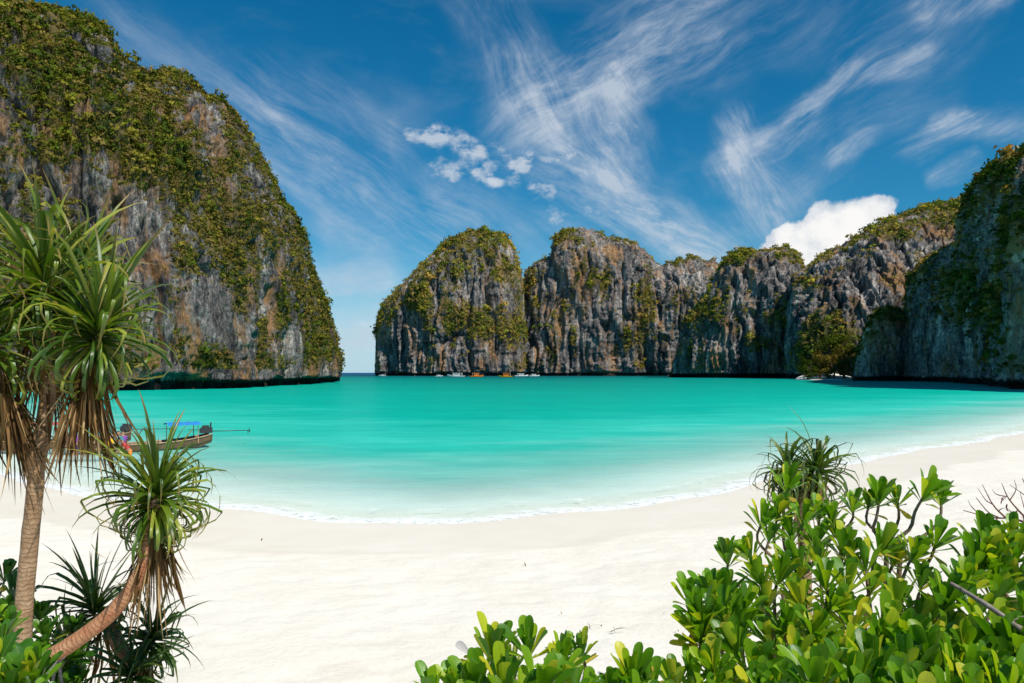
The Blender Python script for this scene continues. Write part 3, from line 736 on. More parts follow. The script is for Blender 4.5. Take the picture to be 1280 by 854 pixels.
def far_tree(loc, h, w, pal, label, seed, grp):
    rs = np.random.default_rng(seed)
    r = root('tree', loc, label, 'tree', grp)
    mb = MB(); rr = random.Random(seed)
    top = Vector((rr.uniform(-.1, .1) * h, rr.uniform(-.1, .1) * h, h * 0.55))
    L0 = Vector(loc)
    mb.tube([L0 + Vector((0, 0, -0.8)), L0 + top * 0.5, L0 + top], [0.05 * h, 0.03 * h, 0.015 * h], 7)
    blobs = []
    for k in range(14):
        a = k * 2.4; q = Vector((math.cos(a) * w * rr.uniform(.15, .42), math.sin(a) * w * rr.uniform(.15, .42), h * rr.uniform(.12, .88)))
        mb.tube([L0 + top * 0.6, L0 + (top * 0.6 + q) * 0.55 + Vector((0, 0, 0.2)), L0 + q], [0.018 * h, 0.011 * h, 0.005 * h], 5)
        blobs.append((np.array(L0 + q), w * rr.uniform(.16, .28)))
    link('trunk', mb.mesh('trunk', M_TWIG), r)
    Vs, Cs = [], []
    for c, br in blobs:
        K = 150
        d = rs.normal(0, 1, (K, 3)); d /= np.linalg.norm(d, axis=1, keepdims=True)
        ctr = c + d * (br * (0.45 + 0.65 * rs.random((K, 1)))) * np.array([1, 1, 0.75])
        fn = d + rs.normal(0, 0.6, d.shape); fn /= np.linalg.norm(fn, axis=1, keepdims=True)
        t1 = np.cross(fn, rs.normal(0, 1, d.shape)); t1 /= np.linalg.norm(t1, axis=1, keepdims=True); t2 = np.cross(fn, t1)
        sz = br * (0.10 + 0.12 * rs.random((K, 1)))
        Vs.append(np.stack([ctr + t1 * sz, ctr - t1 * sz * .6 + t2 * sz * .8, ctr - t1 * sz * .6 - t2 * sz * .8], 1).reshape(-1, 3))
        cc = np.array(pal) * np.exp(rs.normal(0, 0.25)) * np.exp(rs.normal(0, 0.18, (K, 1)))
        Cs.append(np.repeat(cc, 3, 0))
    V = np.concatenate(Vs)
    link('crown', mesh_np('crown', V, np.arange(len(V)).reshape(-1, 3), M_FAR, False, {'col': np.concatenate(Cs)}), r)

for i, (px, Y, h, w, pal, lab) in enumerate([
        (1010, 452, 13, 12, (.05, .075, .010), 'dark green tree at the end of the cove sand under the ridge'),
        (1026, 456, 18, 14, (.12, .095, .018), 'brownish bushy tree standing behind the small cove beach'),
        (1042, 450, 15, 15, (.14, .105, .02), 'ochre dry-leaved tree in the middle of the cove beach'),
        (1056, 458, 20, 15, (.11, .10, .015), 'olive tree behind the cove beach next to the buttress'),
        (1066, 446, 16, 9, (.15, .09, .03), 'tan dry tree leaning against the limestone buttress'),
        (1033, 470, 26, 18, (.06, .085, .010), 'tall green tree on the slope above the cove beach'),
        (1052, 472, 30, 16, (.075, .095, .010), 'tall yellow-green tree on the slope beside the buttress')]):
    X = (px - 640) / F * Y
    far_tree(Vector((X, Y, 1.0 if Y < 460 else 3.5)), h, w, pal, lab, 300 + i, 'trees at the hidden cove')

# ------------------------------------------------------------------ leaves
def leaf_mesh(name, rows, halfw, curve, cup, mat, ncol=3):
    """leaf along +X, upper face +Z; curve(v)->(x,z,roll)"""
    V, U, VV = [], [], []
    us = np.linspace(-1, 1, ncol)
    for v in rows:
        x, z, roll = curve(v); w = halfw(v)
        for u in us:
            y = u * w; dz = cup * abs(u) ** 1.4 * w
            yy = y * math.cos(roll) - dz * math.sin(roll); zz = y * math.sin(roll) + dz * math.cos(roll)
            V.append((x, yy, z + zz)); U.append(u); VV.append(v)
    Q = grid_quads(len(rows), ncol)
    return mesh_np(name, V, Q, mat, True, {'u': U, 'v': VV})

def arc(k0, k1, kink=None, n=60, twist=0.0):
    """bending profile: curvature k0..k1 along length 1 (bends towards -Z)"""
    xs, zs = [0.0], [0.0]; a = 0.0
    for i in range(n):
        t = (i + .5) / n
        a -= (k0 + (k1 - k0) * t) / n
        if kink and abs(t - kink[0]) < .5 / n + 1e-6: a -= kink[1]
        xs.append(xs[-1] + math.cos(a) / n); zs.append(zs[-1] + math.sin(a) / n)
    g = np.linspace(0, 1, n + 1)
    return lambda v: (float(np.interp(v, g, xs)), float(np.interp(v, g, zs)), twist * v)

def obov(v):       # spoon-shaped leaf blade
    return 0.5 * float(np.interp(v, [0, .12, .35, .6, .78, .9, .97, 1.0], [.06, .085, .165, .265, .315, .285, .19, .07]))
SROWS = [0, .2, .42, .62, .78, .9, .97, 1.0]
def shrub_set(mat, tag):
    r = random.Random(3)
    return [leaf_mesh('leaf', SROWS, (lambda v, k=r.uniform(.85, 1.18): obov(v) * k), arc(r.uniform(-.5, .1), r.uniform(-.2, .9)), r.uniform(.2, .6), mat) for _ in range(7)]
LV_S = shrub_set(M_SHRUB, 'a'); LV_D = shrub_set(M_SHRUB_DARK, 'b'); LV_O = shrub_set(M_SHRUB_OLD, 'c')

def strap(v):
    return 0.5 * float(np.interp(v, [0, .08, .3, .6, .85, 1.0], [.085, .075, .07, .056, .028, .003]))
PROWS = [0, .08, .2, .34, .48, .62, .76, .9, 1.0]
def pand_set(mat, dead=False, seed=5):
    r = random.Random(seed); L = []
    for lvl in range(5):                     # bending grows from the upright heart leaves outwards
        row = []
        for _ in range(5):
            kink = (r.uniform(.4, .75), r.uniform(.6, 1.7)) if r.random() < (.2 + .15 * lvl) else None
            if dead: c = arc(r.uniform(-.6, .8), r.uniform(-.9, .9), (r.uniform(.2, .7), r.uniform(-.5, .5)), twist=r.uniform(-4, 4))
            else: c = arc(.1 + .42 * lvl + r.uniform(-.1, .25), .5 + .95 * lvl + r.uniform(-.3, .5), kink, twist=r.uniform(-.8, .8))
            row.append(leaf_mesh('dead_leaf' if dead else 'leaf', PROWS, (lambda v, k=r.uniform(.8, 1.2): strap(v) * k), c, r.uniform(.35, .9), mat))
        L.append(row)
    return L
PV_L = pand_set(M_PAND); PV_K = pand_set(M_PAND_DARK, seed=9); PV_X = pand_set(M_PAND_DEAD, True, seed=13)

def frame(p, d, nrm, L, W=None):
    d = d.normalized(); y = nrm.cross(d)
    if y.length < 1e-4: y = Vector((1, 0.2, 0)).cross(d)
    y.normalize(); n = d.cross(y).normalized()
    W = W or L
    return Matrix(((d.x * L, y.x * W, n.x * W, p.x), (d.y * L, y.y * W, n.y * W, p.y), (d.z * L, y.z * W, n.z * W, p.z), (0, 0, 0, 1)))

def attach(rt, name, items, cap=290):
    """items: (mesh, matrix). The largest in view become objects, the rest one joined part per material"""
    def score(it):
        p = it[1].translation
        if p.y < 0.3: return 1e9
        px = 640 + F * p.x / p.y; py = HZ - F * (p.z - EYE) / p.y
        o = 0 if (-30 < px < 1310 and -30 < py < 884) else 100
        return p.y + o - 0.8 * p.z
    items = sorted(items, key=score)
    for me, M in items[:cap]: link(name, me, rt, M=M)
    rest = {}
    for me, M in items[cap:]: rest.setdefault(me.materials[0].name, []).append((me, M))
    for mn, lst in rest.items():
        V, Q, U, VV, b = [], [], [], [], 0
        for me, M in lst:
            n = len(me.vertices); co = np.empty(n * 3, np.float32); me.vertices.foreach_get('co', co); co = co.reshape(-1, 3)
            A = np.array(M); V.append(co @ A[:3, :3].T + A[:3, 3])
            q = np.empty(len(me.loops), np.int32); me.loops.foreach_get('vertex_index', q); Q.append(q.reshape(-1, 4) + b); b += n
            for nm, tgt in (('u', U), ('v', VV)):
                a = np.empty(n, np.float32); me.attributes[nm].data.foreach_get('value', a); tgt.append(a)
        link(name + '_mass', mesh_np(name + '_mass', np.concatenate(V), np.concatenate(Q), bpy.data.materials[mn], True, {'u': np.concatenate(U), 'v': np.concatenate(VV)}), rt, kind='stuff')

def limbs(name, paths, mat, rt, n=9, wob=0.0):
    V, Q, A, b = [], [], [], 0
    for pts, rads in paths:
        mb = MB(); mb.tube(pts, rads, n, wob, caps=False)
        V += mb.v; Q += [tuple(i + b for i in f) for f in mb.f]; b = len(V)
        l = 0.0
        for i, p in enumerate(pts):
            if i: l += (Vector(p) - Vector(pts[i - 1])).length
            A += [l] * n
    return link(name, mesh_np(name, V, Q, mat, True, {'v': A}), rt)

# ------------------------------------------------------------------ beach cabbage shrubs (spoon-leaved)
def rosette(items, p, ax, size, live, r, n=None, old=0.5):
    n = n or r.randint(15, 20)
    ax = ax.normalized(); e = ax.orthogonal().normalized(); f = ax.cross(e)
    a0 = r.uniform(0, 6.28)
    for i in range(n):
        u = i / (n - 1)
        th = math.radians(7 + 56 * u ** 0.9 + r.uniform(-8, 8))
        a = a0 + i * 2.4 + r.uniform(-.25, .25)
        rad = e * math.cos(a) + f * math.sin(a)
        d = ax * math.cos(th) + rad * math.sin(th)
        nrm = ax * math.sin(th) - rad * math.cos(th)
        L = size * (0.62 + 0.5 * math.sin(math.pi * min(1, .18 + u * .7))) * r.uniform(.78, 1.16)
        items.append((r.choice(live), frame(p - ax * (size * .22 * u) + rad * size * .02, d, nrm, L, L * .86)))
    for k in range(2):
        if r.random() < old:
            a = r.uniform(0, 6.28); rad = e * math.cos(a) + f * math.sin(a); th = math.radians(r.uniform(68, 112))
            d = ax * math.cos(th) + rad * math.sin(th); nrm = ax * math.sin(th) - rad * math.cos(th)
            items.append((r.choice(LV_O), frame(p - ax * size * r.uniform(.2, .4), d, nrm, size * r.uniform(.85, 1.05))))

def inside(poly, x, y):
    c = False; j = len(poly) - 1
    for i in range(len(poly)):
        xi, yi = poly[i]; xj, yj = poly[j]
        if (yi > y) != (yj > y) and x < (xj - xi) * (y - yi) / (yj - yi) + xi: c = not c
        j = i
    return c

def gz(x, y):
    s_ = shore_signed(np.array([x]), np.array([y]))
    return float(ground_z(np.array([x]), np.array([y]), s_)[0])

def shrub(label, base, pts, size,  live, seed, old=0.5, twig=None, lean=0.38, hubdrop=0.42, grp='spoon-leaved beach shrubs'):
    r = random.Random(seed)
    bz = gz(base[0], base[1]); B = Vector((base[0], base[1], bz))
    rt = root('beach_shrub', B, label, 'shrub', grp)
    pts = [(p - Vector((0, 0, .028)), *q) for p, *q in pts]
    cen = sum((p for p, *_ in pts), Vector()) / len(pts)
    items, paths = [], []
    nh = max(2, len(pts) // 7)
    hubs = [p - Vector((0, 0, hubdrop * r.uniform(.7, 1.3))) for p, *_ in r.sample(pts, nh)]
    hubs = [h * 0.72 + (cen - Vector((0, 0, hubdrop))) * 0.28 for h in hubs]
    for h in hubs:
        m = (h + B) * 0.5 + Vector((r.uniform(-.1, .1), r.uniform(-.1, .1), .05))
        q = catmull([B + Vector((r.uniform(-.08, .08), r.uniform(-.08, .08), -.05)), m, h], 10)
        paths.append((q, [0.022 - 0.010 * i / 10 for i in range(11)]))
    for p, sz, *ax in pts:
        if ax: a = Vector(ax[0])
        else:
            o = p - cen; o.z = 0
            a = Vector((0.10, -0.12, 1)) + o * (lean / max(.5, o.length)) * r.uniform(.3, 1.2) + Vector((r.uniform(-.35, .35), r.uniform(-.35, .35), 0))
        a.normalize()
        rosette(items, p, a, size * sz * r.uniform(.9, 1.12), live, r, old=old)
        h = min(hubs, key=lambda h: (h - p).length)
        q = catmull([h, (h * .45 + (p - a * .16) * .55) + Vector((r.uniform(-.04, .04), r.uniform(-.04, .04), r.uniform(-.03, .03))), p - a * .09, p + a * .02], 9)
        paths.append((q, [0.011 - 0.005 * i / 9 for i in range(10)]))
    limbs('stem', paths, twig or M_TWIG, rt, 7, .08)
    attach(rt, 'leaf', items)
    return rt

def fill(poly, n, depth, r, sz=(.85, 1.1), mind=24):
    o, k = [], 0
    xs = [p[0] for p in poly]; ys = [p[1] for p in poly]; used = []
    while len(o) < n and k < n * 60:
        k += 1
        x, y = r.uniform(min(xs), max(xs)), r.uniform(min(ys), max(ys))
        if not inside(poly, x, y): continue
        if any((x - a) ** 2 + (y - b) ** 2 < mind ** 2 for a, b in used): continue
        used.append((x, y)); o.append((P(x, y, depth(x, y) + r.uniform(-.12, .16)), r.uniform(*sz)))
    return o

r0 = random.Random(21)
dm = lambda x, y: 2.55 + (854 - y) / 250 * 1.35
# the taller plant whose sprigs stand out against the sand
pt = [(P(x, y, Y), sz) for x, y, Y, sz in [(984, 604, 4.0, 1.1), (952, 650, 3.9, 1.05), (1004, 646, 4.0, 1.0), (1024, 641, 4.05, 1.0), (1066, 630, 4.1, .9), (938, 692, 3.8, 1.0), (910, 696, 3.8, .95), (972, 640, 3.95, .9),
      (1040, 648, 4.0, .9), (990, 668, 3.9, .9), (1020, 676, 3.9, .95), (962, 668, 3.8, .85), (1048, 668, 3.9, .95)]]
shrub('tall leafy beach shrub with clustered sprigs standing below the small palm-like screw pine', (1.7, 4.3), pt, 0.136, LV_S, 31, old=.75, lean=.3)
pt = [(P(x, y, Y), sz) for x, y, Y, sz in [(1099, 620, 3.7, .95), (1122, 622, 3.75, .85), (1155, 614, 3.6, 1.1), (1176, 620, 3.62, .85), (1169, 674, 3.4, 1.05), (1086, 626, 3.75, .7)]]
shrub('slender shrub with a few leaf rosettes on bare twigs above the sand', (2.0, 3.9), pt, 0.136, LV_S, 32, old=.5, lean=.25, hubdrop=.25)
poly = [(868, 752), (905, 740), (960, 715), (1000, 700), (1060, 680), (1120, 680), (1165, 700), (1188, 740), (1195, 870), (960, 870), (900, 850), (872, 800)]
pt = fill(poly, 48, dm, r0, mind=25) + [(P(x, y, Y), sz) for x, y, Y, sz in [(862, 744, 3.2, .95), (889, 744, 3.15, 1.0), (906, 768, 3.0, 1.1), (868, 778, 3.0, .9), (973, 718, 3.3, 1.05), (1000, 706, 3.35, 1.05), (1054, 684, 3.5, 1.05), (1100, 682, 3.5, 1.05)]]
pt += fill([(880, 780), (1190, 740), (1190, 900), (900, 890)], 24, lambda x, y: dm(x, y) + .45, r0, mind=34)
shrub('broad dense beach shrub of bright green spoon leaves with yellow ones low down', (1.25, 3.5), pt, 0.136, LV_S, 33, old=.6)
poly = [(1200, 740), (1215, 700), (1228, 668), (1290, 668), (1330, 680), (1330, 880), (1195, 880)]
pt = fill([(1200, 755), (1215, 715), (1228, 685), (1290, 685), (1330, 690), (1330, 880), (1195, 880)], 34, lambda x, y: dm(x, y) - .15, r0, mind=26) + [(P(x, y, Y), sz) for x, y, Y, sz in [(1231, 676, 3.4, 1.0), (1268, 674, 3.4, 1.0), (1219, 702, 3.2, 1.0), (1204, 728, 3.1, 1.0), (1248, 688, 3.3, 1.0), (1292, 678, 3.4, 1)]]
pt += fill([(1200, 740), (1330, 720), (1330, 900), (1200, 900)], 12, lambda x, y: dm(x, y) + .4, r0, mind=36)
shrub('dense green beach shrub under the bare reddish twigs', (2.15, 3.1), pt, 0.136, LV_S, 34, old=.4)
pt = fill([(980, 862), (1060, 838), (1300, 806), (1330, 905), (960, 905)], 24, lambda x, y: 2.15 + (900 - y) / 300, r0, mind=30)
shrub('low beach shrub with long upright leaves in front of the grey fallen branch', (1.1, 2.3), pt, 0.150, LV_S, 35, old=.35)
pt = [(P(x, y, Y), sz) for x, y, Y, sz in [(616, 812, 2.75, 1.05), (661, 808, 2.7, 1.15), (702, 828, 2.65, .85), (727, 812, 2.8, .75), (700, 815, 2.85, .7), (640, 830, 2.8, .9), (600, 856, 2.5, 1.1), (630, 858, 2.45, 1.15), (674, 860, 2.45, 1.15), (575, 862, 2.5, .95), (545, 868, 2.5, .95),
      (715, 862, 2.5, .9), (650, 880, 2.4, 1), (690, 885, 2.4, 1), (590, 890, 2.4, 1)]]
shrub('small yellow-tipped beach shrub alone on the open sand with a pale dead leaf', (0.02, 2.75), pt, 0.132, LV_S, 36, old=.55, lean=.3)
pt = [(P(x, y, Y), sz) for x, y, Y, sz in [(790, 848, 2.75, 1.1), (762, 866, 2.7, .9), (815, 860, 2.75, .95), (845, 856, 2.8, .95), (866, 850, 2.85, 1.0), (740, 880, 2.65, .9), (800, 890, 2.6, 1), (840, 892, 2.6, 1), (880, 872, 2.7, 1), (910, 860, 2.75, 1), (770, 895, 2.6, 1)]]
shrub('low beach shrub barely rising over the sand between its taller neighbours', (0.5, 2.85), pt, 0.134, LV_S, 37, old=.3, lean=.3)

# left side
rl = random.Random(22)
pt = fill([(-60, 700), (5, 705), (28, 735), (60, 770), (105, 790), (105, 900), (-60, 900)], 34, lambda x, y: 5.6 - (y - 700) / 400, rl, mind=24)
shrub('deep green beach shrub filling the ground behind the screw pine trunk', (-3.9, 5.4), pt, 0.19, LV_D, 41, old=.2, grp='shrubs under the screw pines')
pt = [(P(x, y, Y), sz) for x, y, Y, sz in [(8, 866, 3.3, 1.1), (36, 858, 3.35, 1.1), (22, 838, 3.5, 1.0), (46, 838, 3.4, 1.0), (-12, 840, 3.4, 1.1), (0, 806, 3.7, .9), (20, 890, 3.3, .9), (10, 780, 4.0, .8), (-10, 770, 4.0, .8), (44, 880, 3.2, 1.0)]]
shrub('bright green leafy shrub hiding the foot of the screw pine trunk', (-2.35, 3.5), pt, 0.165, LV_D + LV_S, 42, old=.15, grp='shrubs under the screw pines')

# ------------------------------------------------------------------ screw pines (pandanus)
def head(items, dead, p, ax, L, n, nd, live, r, spread=1.0, wid=1.0, ddown=0.5, bias=0.0):
    ax = ax.normalized(); e = ax.orthogonal().normalized(); f = ax.cross(e)
    for i in range(n):
        u = i / (n - 1)
        th = math.radians((6 + 118 * u ** 0.9) * spread + r.uniform(-15, 15))
        a = i * 2.2 + r.uniform(-.3, .3)
        rad = e * math.cos(a) + f * math.sin(a)
        d = (ax * math.cos(th) + rad * math.sin(th)).normalized()
        inw = ax * math.sin(th) - rad * math.cos(th)
        up = Vector((0, 0, 1)) - d * d.z
        nrm = inw * (1 - .6 * u) + up * (.6 * u)
        lvl = min(4, max(0, int(u * 4.6 + bias + r.uniform(-.8, .8))))
        l = L * (0.72 + .38 * math.sin(math.pi * min(1, .2 + .75 * u))) * r.uniform(.62, 1.15)
        q = p - ax * (L * .30 * u) + rad * L * .03
        items.append((r.choice(live[lvl]), frame(q, d, nrm, l, l * wid)))
    for i in range(nd):
        a = r.uniform(0, 6.28); rad = e * math.cos(a) + f * math.sin(a)
        d = (Vector((0, 0, -1)) + rad * r.uniform(.05, .55) - ax * r.uniform(0, .2)).normalized()
        q = p - ax * (L * (.28 + ddown * r.random())) + rad * L * .07
        if r.random() < .4: rad2 = rad * 2
        l = L * r.uniform(.45, .95)
        dead.append((r.choice(PV_X[r.randint(0, 4)]), frame(q, d, rad + Vector((0, 0, .3)), l, l * wid * r.uniform(.45, .95))))

def pts(lst, Y):
    return [P(x, y, Y + (z[0] if z else 0)) for x, y, *z in lst]

def screw_pine(label, base, branches, heads, live, seed, mat, roots=None, wid=1.0, bias=0.0):
    r = random.Random(seed)
    rt = root('screw_pine', base, label, 'screw pine', 'screw pines on the shore')
    for k, (nm, pl, r0_, r1_) in enumerate(branches):
        q = catmull(pl, 26)
        limbs(nm, [(q, [r0_ + (r1_ - r0_) * i / 26 for i in range(27)])], mat, rt, 12, .035)
    for pl, ra in (roots or []):
        q = catmull(pl, 10)
        limbs('prop_root', [(q, [ra * (1.15 - .5 * i / 10) for i in range(11)])], M_ROOT, rt, 8, .08)
    items, dead = [], []
    for h in heads: head(items, dead, *h[:5], live, r, *h[5:], wid=wid, bias=bias)
    attach(rt, 'leaf', items); attach(rt, 'dead_leaf', dead)
    return rt

YA = 5.0
bA = P(28, 900, YA); bA.z = gz(bA.x, bA.y)
UP = Vector((0, 0, 1))
screw_pine('tall screw pine forking into shaggy heads above a straight pale ringed trunk', bA,
    [('trunk', [bA + Vector((-.02, 0, -.1))] + pts([(28, 800), (36, 690), (44, 610), (47, 565)], YA), .062, .050),
     ('branch', pts([(45, 585), (54, 535), (60, 490), (61, 450), (58, 400), (56, 360)], YA), .055, .04),
     ('branch', pts([(44, 590), (32, 565), (14, 540), (-2, 510, -.1), (-18, 450, -.2), (-25, 405, -.25)], YA), .048, .036),
     ('branch', pts([(60, 480), (82, 460, -.05), (105, 445, -.1), (120, 425, -.15), (126, 402, -.18)], YA), .044, .036)],
    [(P(56, 345, YA), Vector((.05, -.1, 1)), .88, 185, 60, 1.0), (P(126, 400, YA - .2), Vector((.3, -.12, 1)), .80, 165, 120, 1.0), (P(-24, 408, YA - .25), Vector((-.2, -.2, 1)), .84, 115, 120, 1.0), (P(92, 345, YA + .35), Vector((.3, .3, 1)), .80, 105, 40, 1.0)],
    PV_L, 51, M_BARK, bias=.95, wid=.62)

YB = 4.9
bB = P(60, 880, YB); bB.z = gz(bB.x, bB.y)
fo = P(66, 822, YB)
screw_pine('leaning screw pine with a curved reddish trunk and one drooping head', bB,
    [('trunk', [fo + Vector((-.06, 0, -.02))] + pts([(92, 803), (130, 775), (160, 742), (178, 710), (188, 680), (194, 640), (196, 622)], YB), .056, .040)],
    [(P(196, 612, YB), Vector((.12, -.15, 1)), .66, 185, 110, .98)],
    PV_L, 52, M_BARK_RED,
    roots=[([fo + Vector((.10 - .02 * k, .03 * math.cos(k * 2.1), .035)), fo + Vector((.02 - .05 * (k % 4), .10 * math.cos(k * 2.1), -.03 - .02 * (k % 3))),
             fo + Vector((-.06 - .05 * (k % 5), .18 * math.cos(k * 2.1), -.22)), bB + Vector((.12 - .09 * k, .30 * math.cos(k * 2.1), -.06))], .013 + .004 * (k % 3)) for k in range(9)], bias=1.0, wid=.68)

YC = 5.9
bC = P(190, 940, YC); bC.z = gz(bC.x, bC.y)
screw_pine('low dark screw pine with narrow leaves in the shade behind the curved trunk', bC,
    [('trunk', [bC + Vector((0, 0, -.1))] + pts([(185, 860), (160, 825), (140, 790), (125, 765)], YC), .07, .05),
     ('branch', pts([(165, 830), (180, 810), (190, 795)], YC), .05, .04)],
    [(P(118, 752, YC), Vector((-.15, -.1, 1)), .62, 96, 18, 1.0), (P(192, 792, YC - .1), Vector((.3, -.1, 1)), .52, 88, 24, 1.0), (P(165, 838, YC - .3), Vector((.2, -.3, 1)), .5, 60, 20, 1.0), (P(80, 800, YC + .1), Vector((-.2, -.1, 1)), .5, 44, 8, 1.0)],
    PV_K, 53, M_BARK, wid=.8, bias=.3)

YD = 6.4
bD = P(1010, 800, YD); bD.z = gz(bD.x, bD.y)
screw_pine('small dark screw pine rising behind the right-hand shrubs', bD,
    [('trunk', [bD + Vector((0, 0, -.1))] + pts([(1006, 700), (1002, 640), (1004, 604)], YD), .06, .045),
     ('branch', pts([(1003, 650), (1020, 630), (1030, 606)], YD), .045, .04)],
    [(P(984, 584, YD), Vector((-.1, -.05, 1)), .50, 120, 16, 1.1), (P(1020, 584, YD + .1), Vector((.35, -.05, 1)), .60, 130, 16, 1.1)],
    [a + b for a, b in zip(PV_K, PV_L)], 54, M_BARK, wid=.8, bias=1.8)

# ------------------------------------------------------------------ bare twigs, fallen branch, litter
def bare_bush():
    B = P(1300, 720, 3.55); B.z = gz(B.x, B.y)
    rt = root('bare_bush', B, 'leafless reddish-brown twigs reaching over the sand at the right', 'bush')
    Y = 3.55; r = random.Random(8)
    def tw(l, a, b): return (catmull(pts(l, Y), 10), [a + (b - a) * i / 10 for i in range(11)])
    C = [tw([(1310, 670), (1273, 650), (1238, 647), (1204, 638)], .007, .002), tw([(1300, 700), (1310, 670), (1296, 640), (1278, 598)], .008, .002),
         tw([(1260, 650), (1242, 632), (1228, 606)], .005, .0015), tw([(1250, 648), (1235, 640), (1220, 622)], .004, .0015), tw([(1286, 652), (1262, 625), (1252, 604)], .005, .0015),
         tw([(1240, 630), (1232, 625), (1222, 610)], .003, .001), tw([(1262, 626), (1270, 612), (1268, 600)], .003, .001), tw([(1296, 640), (1284, 622), (1262, 606)], .004, .001),
         tw([(1246, 648), (1247, 655), (1250, 662)], .003, .001), tw([(1225, 644), (1215, 634), (1210, 626)], .003, .001), tw([(1258, 621), (1246, 618), (1240, 612)], .003, .001), tw([(1290, 655), (1282, 640), (1275, 615)], .004, .001)]
    limbs('twig', C, M_TWIG_RED, rt, 6, .1)
    m = leaf_mat('withered_red_leaf', [(0, G(.10, .012, .010)), (1, G(.22, .03, .02))], .6, .15)
    lm = leaf_mesh('withered_leaf', SROWS, lambda v: obov(v) * .8, arc(.6, 1.6), .9, m)
    for k in range(12):
        x, y = (1261, 627) if k < 6 else (1274, 646)
        p = P(x + r.uniform(-4, 4), y + r.uniform(-9, 9), Y + r.uniform(-.03, .03))
        link('withered_leaf', lm, rt, M=frame(p, Vector((r.uniform(-1, 1), r.uniform(-1, 1), r.uniform(-1, .2))), Vector((0, 0, 1)), r.uniform(.03, .05)))
bare_bush()

def dead_branch():
    a, b = P(1188, 729, 2.75), P(1330, 812, 2.45)
    rt = root('dead_branch', b, 'bare grey-brown branch lying diagonally over the green shrub leaves', 'branch')
    q = catmull([a, P(1210, 742, 2.7), P(1245, 764, 2.6), P(1280, 789, 2.52), b], 16)
    limbs('limb', [(q, [.007 + .006 * i / 16 for i in range(17)])], M_TWIG_GREY, rt, 9, .12)
    limbs('side_twig', [(catmull([P(1262, 776, 2.56), P(1276, 772, 2.56), P(1300, 760, 2.6)], 8), [.004 - .002 * i / 8 for i in range(9)])], M_TWIG_GREY, rt, 6, .1)
dead_branch()

m_pale = leaf_mat('pale_dead_leaf', [(0, G(.50, .46, .50)), (1, G(.55, .50, .54))], .7, .2)
o = link('dead_leaf_blade', leaf_mesh('dead_leaf_blade', SROWS, lambda v: obov(v) * 1.2, arc(.2, .9), .5, m_pale), None, None, 'pale lilac-grey dead leaf caught in the small shrub on the sand', 'leaf', None,
         frame(P(592, 822, 2.62), Vector((-.75, .1, .65)), Vector((.3, -.9, .4)), .085))

def litter():
    r = random.Random(77)
    mt = leaf_mat('dry_litter', [(0, G(.16, .09, .05)), (1, G(.34, .22, .13))], .8, .1)
    lm = leaf_mesh('dry_leaf', SROWS, lambda v: obov(v) * .8, arc(1.0, 1.8), .8, mt)
    for x, y, L, lab in [(655, 706, .13, 'brown dry leaf lying alone high on the smooth sand'), (328, 676, .16, 'brown dry leaf by the wet sand edge'), (752, 786, .09, 'curled dry leaf on sand near the small shrub'), (700, 560 + 208, .07, 'tiny brown leaf scrap on sand above the small shrub'), (845, 792, .08, 'dry leaf scrap on sand by the broad shrub'), (832, 770, .06, 'smaller dry leaf scrap on sand by the broad shrub')]:
        Y = 9.0
        for _ in range(6):
            X = (x - 640) / F * Y; z = gz(X, Y); Y = F * (EYE - z) / (y - HZ)
        X = (x - 640) / F * Y
        a = r.uniform(0, 6.28)
        link('dry_leaf', lm, None, None, lab, 'leaf', None, frame(Vector((X, Y, gz(X, Y) + .05)), Vector((math.cos(a), math.sin(a), .05)), Vector((0, 0, 1)), L))
    def twig(x, y, lab, n):
        Y = 9.0
        for _ in range(6):
            X = (x - 640) / F * Y; z = gz(X, Y); Y = F * (EYE - z) / (y - HZ)
        X = (x - 640) / F * Y; B = Vector((X, Y, gz(X, Y) + .04))
        rt = root('fallen_twig', B, lab, 'twig')
        ps = []
        for k in range(n):
            a = r.uniform(0, 3.1); d = Vector((math.cos(a), math.sin(a) * .6, .15)) * r.uniform(.12, .22)
            ps.append((catmull([B + d * -.3, B + d * .3 + Vector((0, 0, .02)), B + d], 6), [.004 - .0025 * i / 6 for i in range(7)]))
        limbs('stick', ps, M_TWIG_GREY, rt, 6, .1)
    twig(737, 788, 'thin grey twig sticking up from the sand beside the small shrub', 3)
    twig(768, 792, 'forked brown twig lying flat on the sand', 4)
litter()

# ------------------------------------------------------------------ boats
M_WOOD = plain('dark_boat_wood', (0.16, 0.085, 0.045), .55, .3, 5)
M_WOODL = plain('pale_boat_wood', (0.42, 0.26, 0.15), .55, .25, 5)
M_METAL = plain('dark_metal', (0.035, 0.035, 0.038), .4, .2, 9)
M_BLUE = plain('blue_tarp', (0.03, 0.24, 0.62), .6, .12, 3)
M_WHITE = plain('white_gelcoat', (0.80, 0.80, 0.78), .35, .04, 2)
M_ORANGE = plain('orange_paint', (0.75, 0.22, 0.02), .5, .1, 2)
M_YELLOW = plain('yellow_paint', (0.85, 0.46, 0.02), .5, .1, 2)
M_GLASS = plain('dark_glass', (0.02, 0.03, 0.04), .1, .1, 2)
M_RED = plain('red_cloth', (0.50, 0.05, 0.04), .8, .15, 8)
M_PURPLE = plain('purple_cloth', (0.25, 0.08, 0.36), .8, .15, 8)
M_TEAL = plain('teal_cloth', (0.04, 0.30, 0.36), .8, .15, 8)
M_NAVY = plain('navy_cloth', (0.02, 0.03, 0.09), .8, .15, 8)
M_SKIN = plain('skin', (0.38, 0.20, 0.12), .55, .06, 8)
M_HAIR = plain('hair', (0.02, 0.014, 0.010), .5, .2, 20)

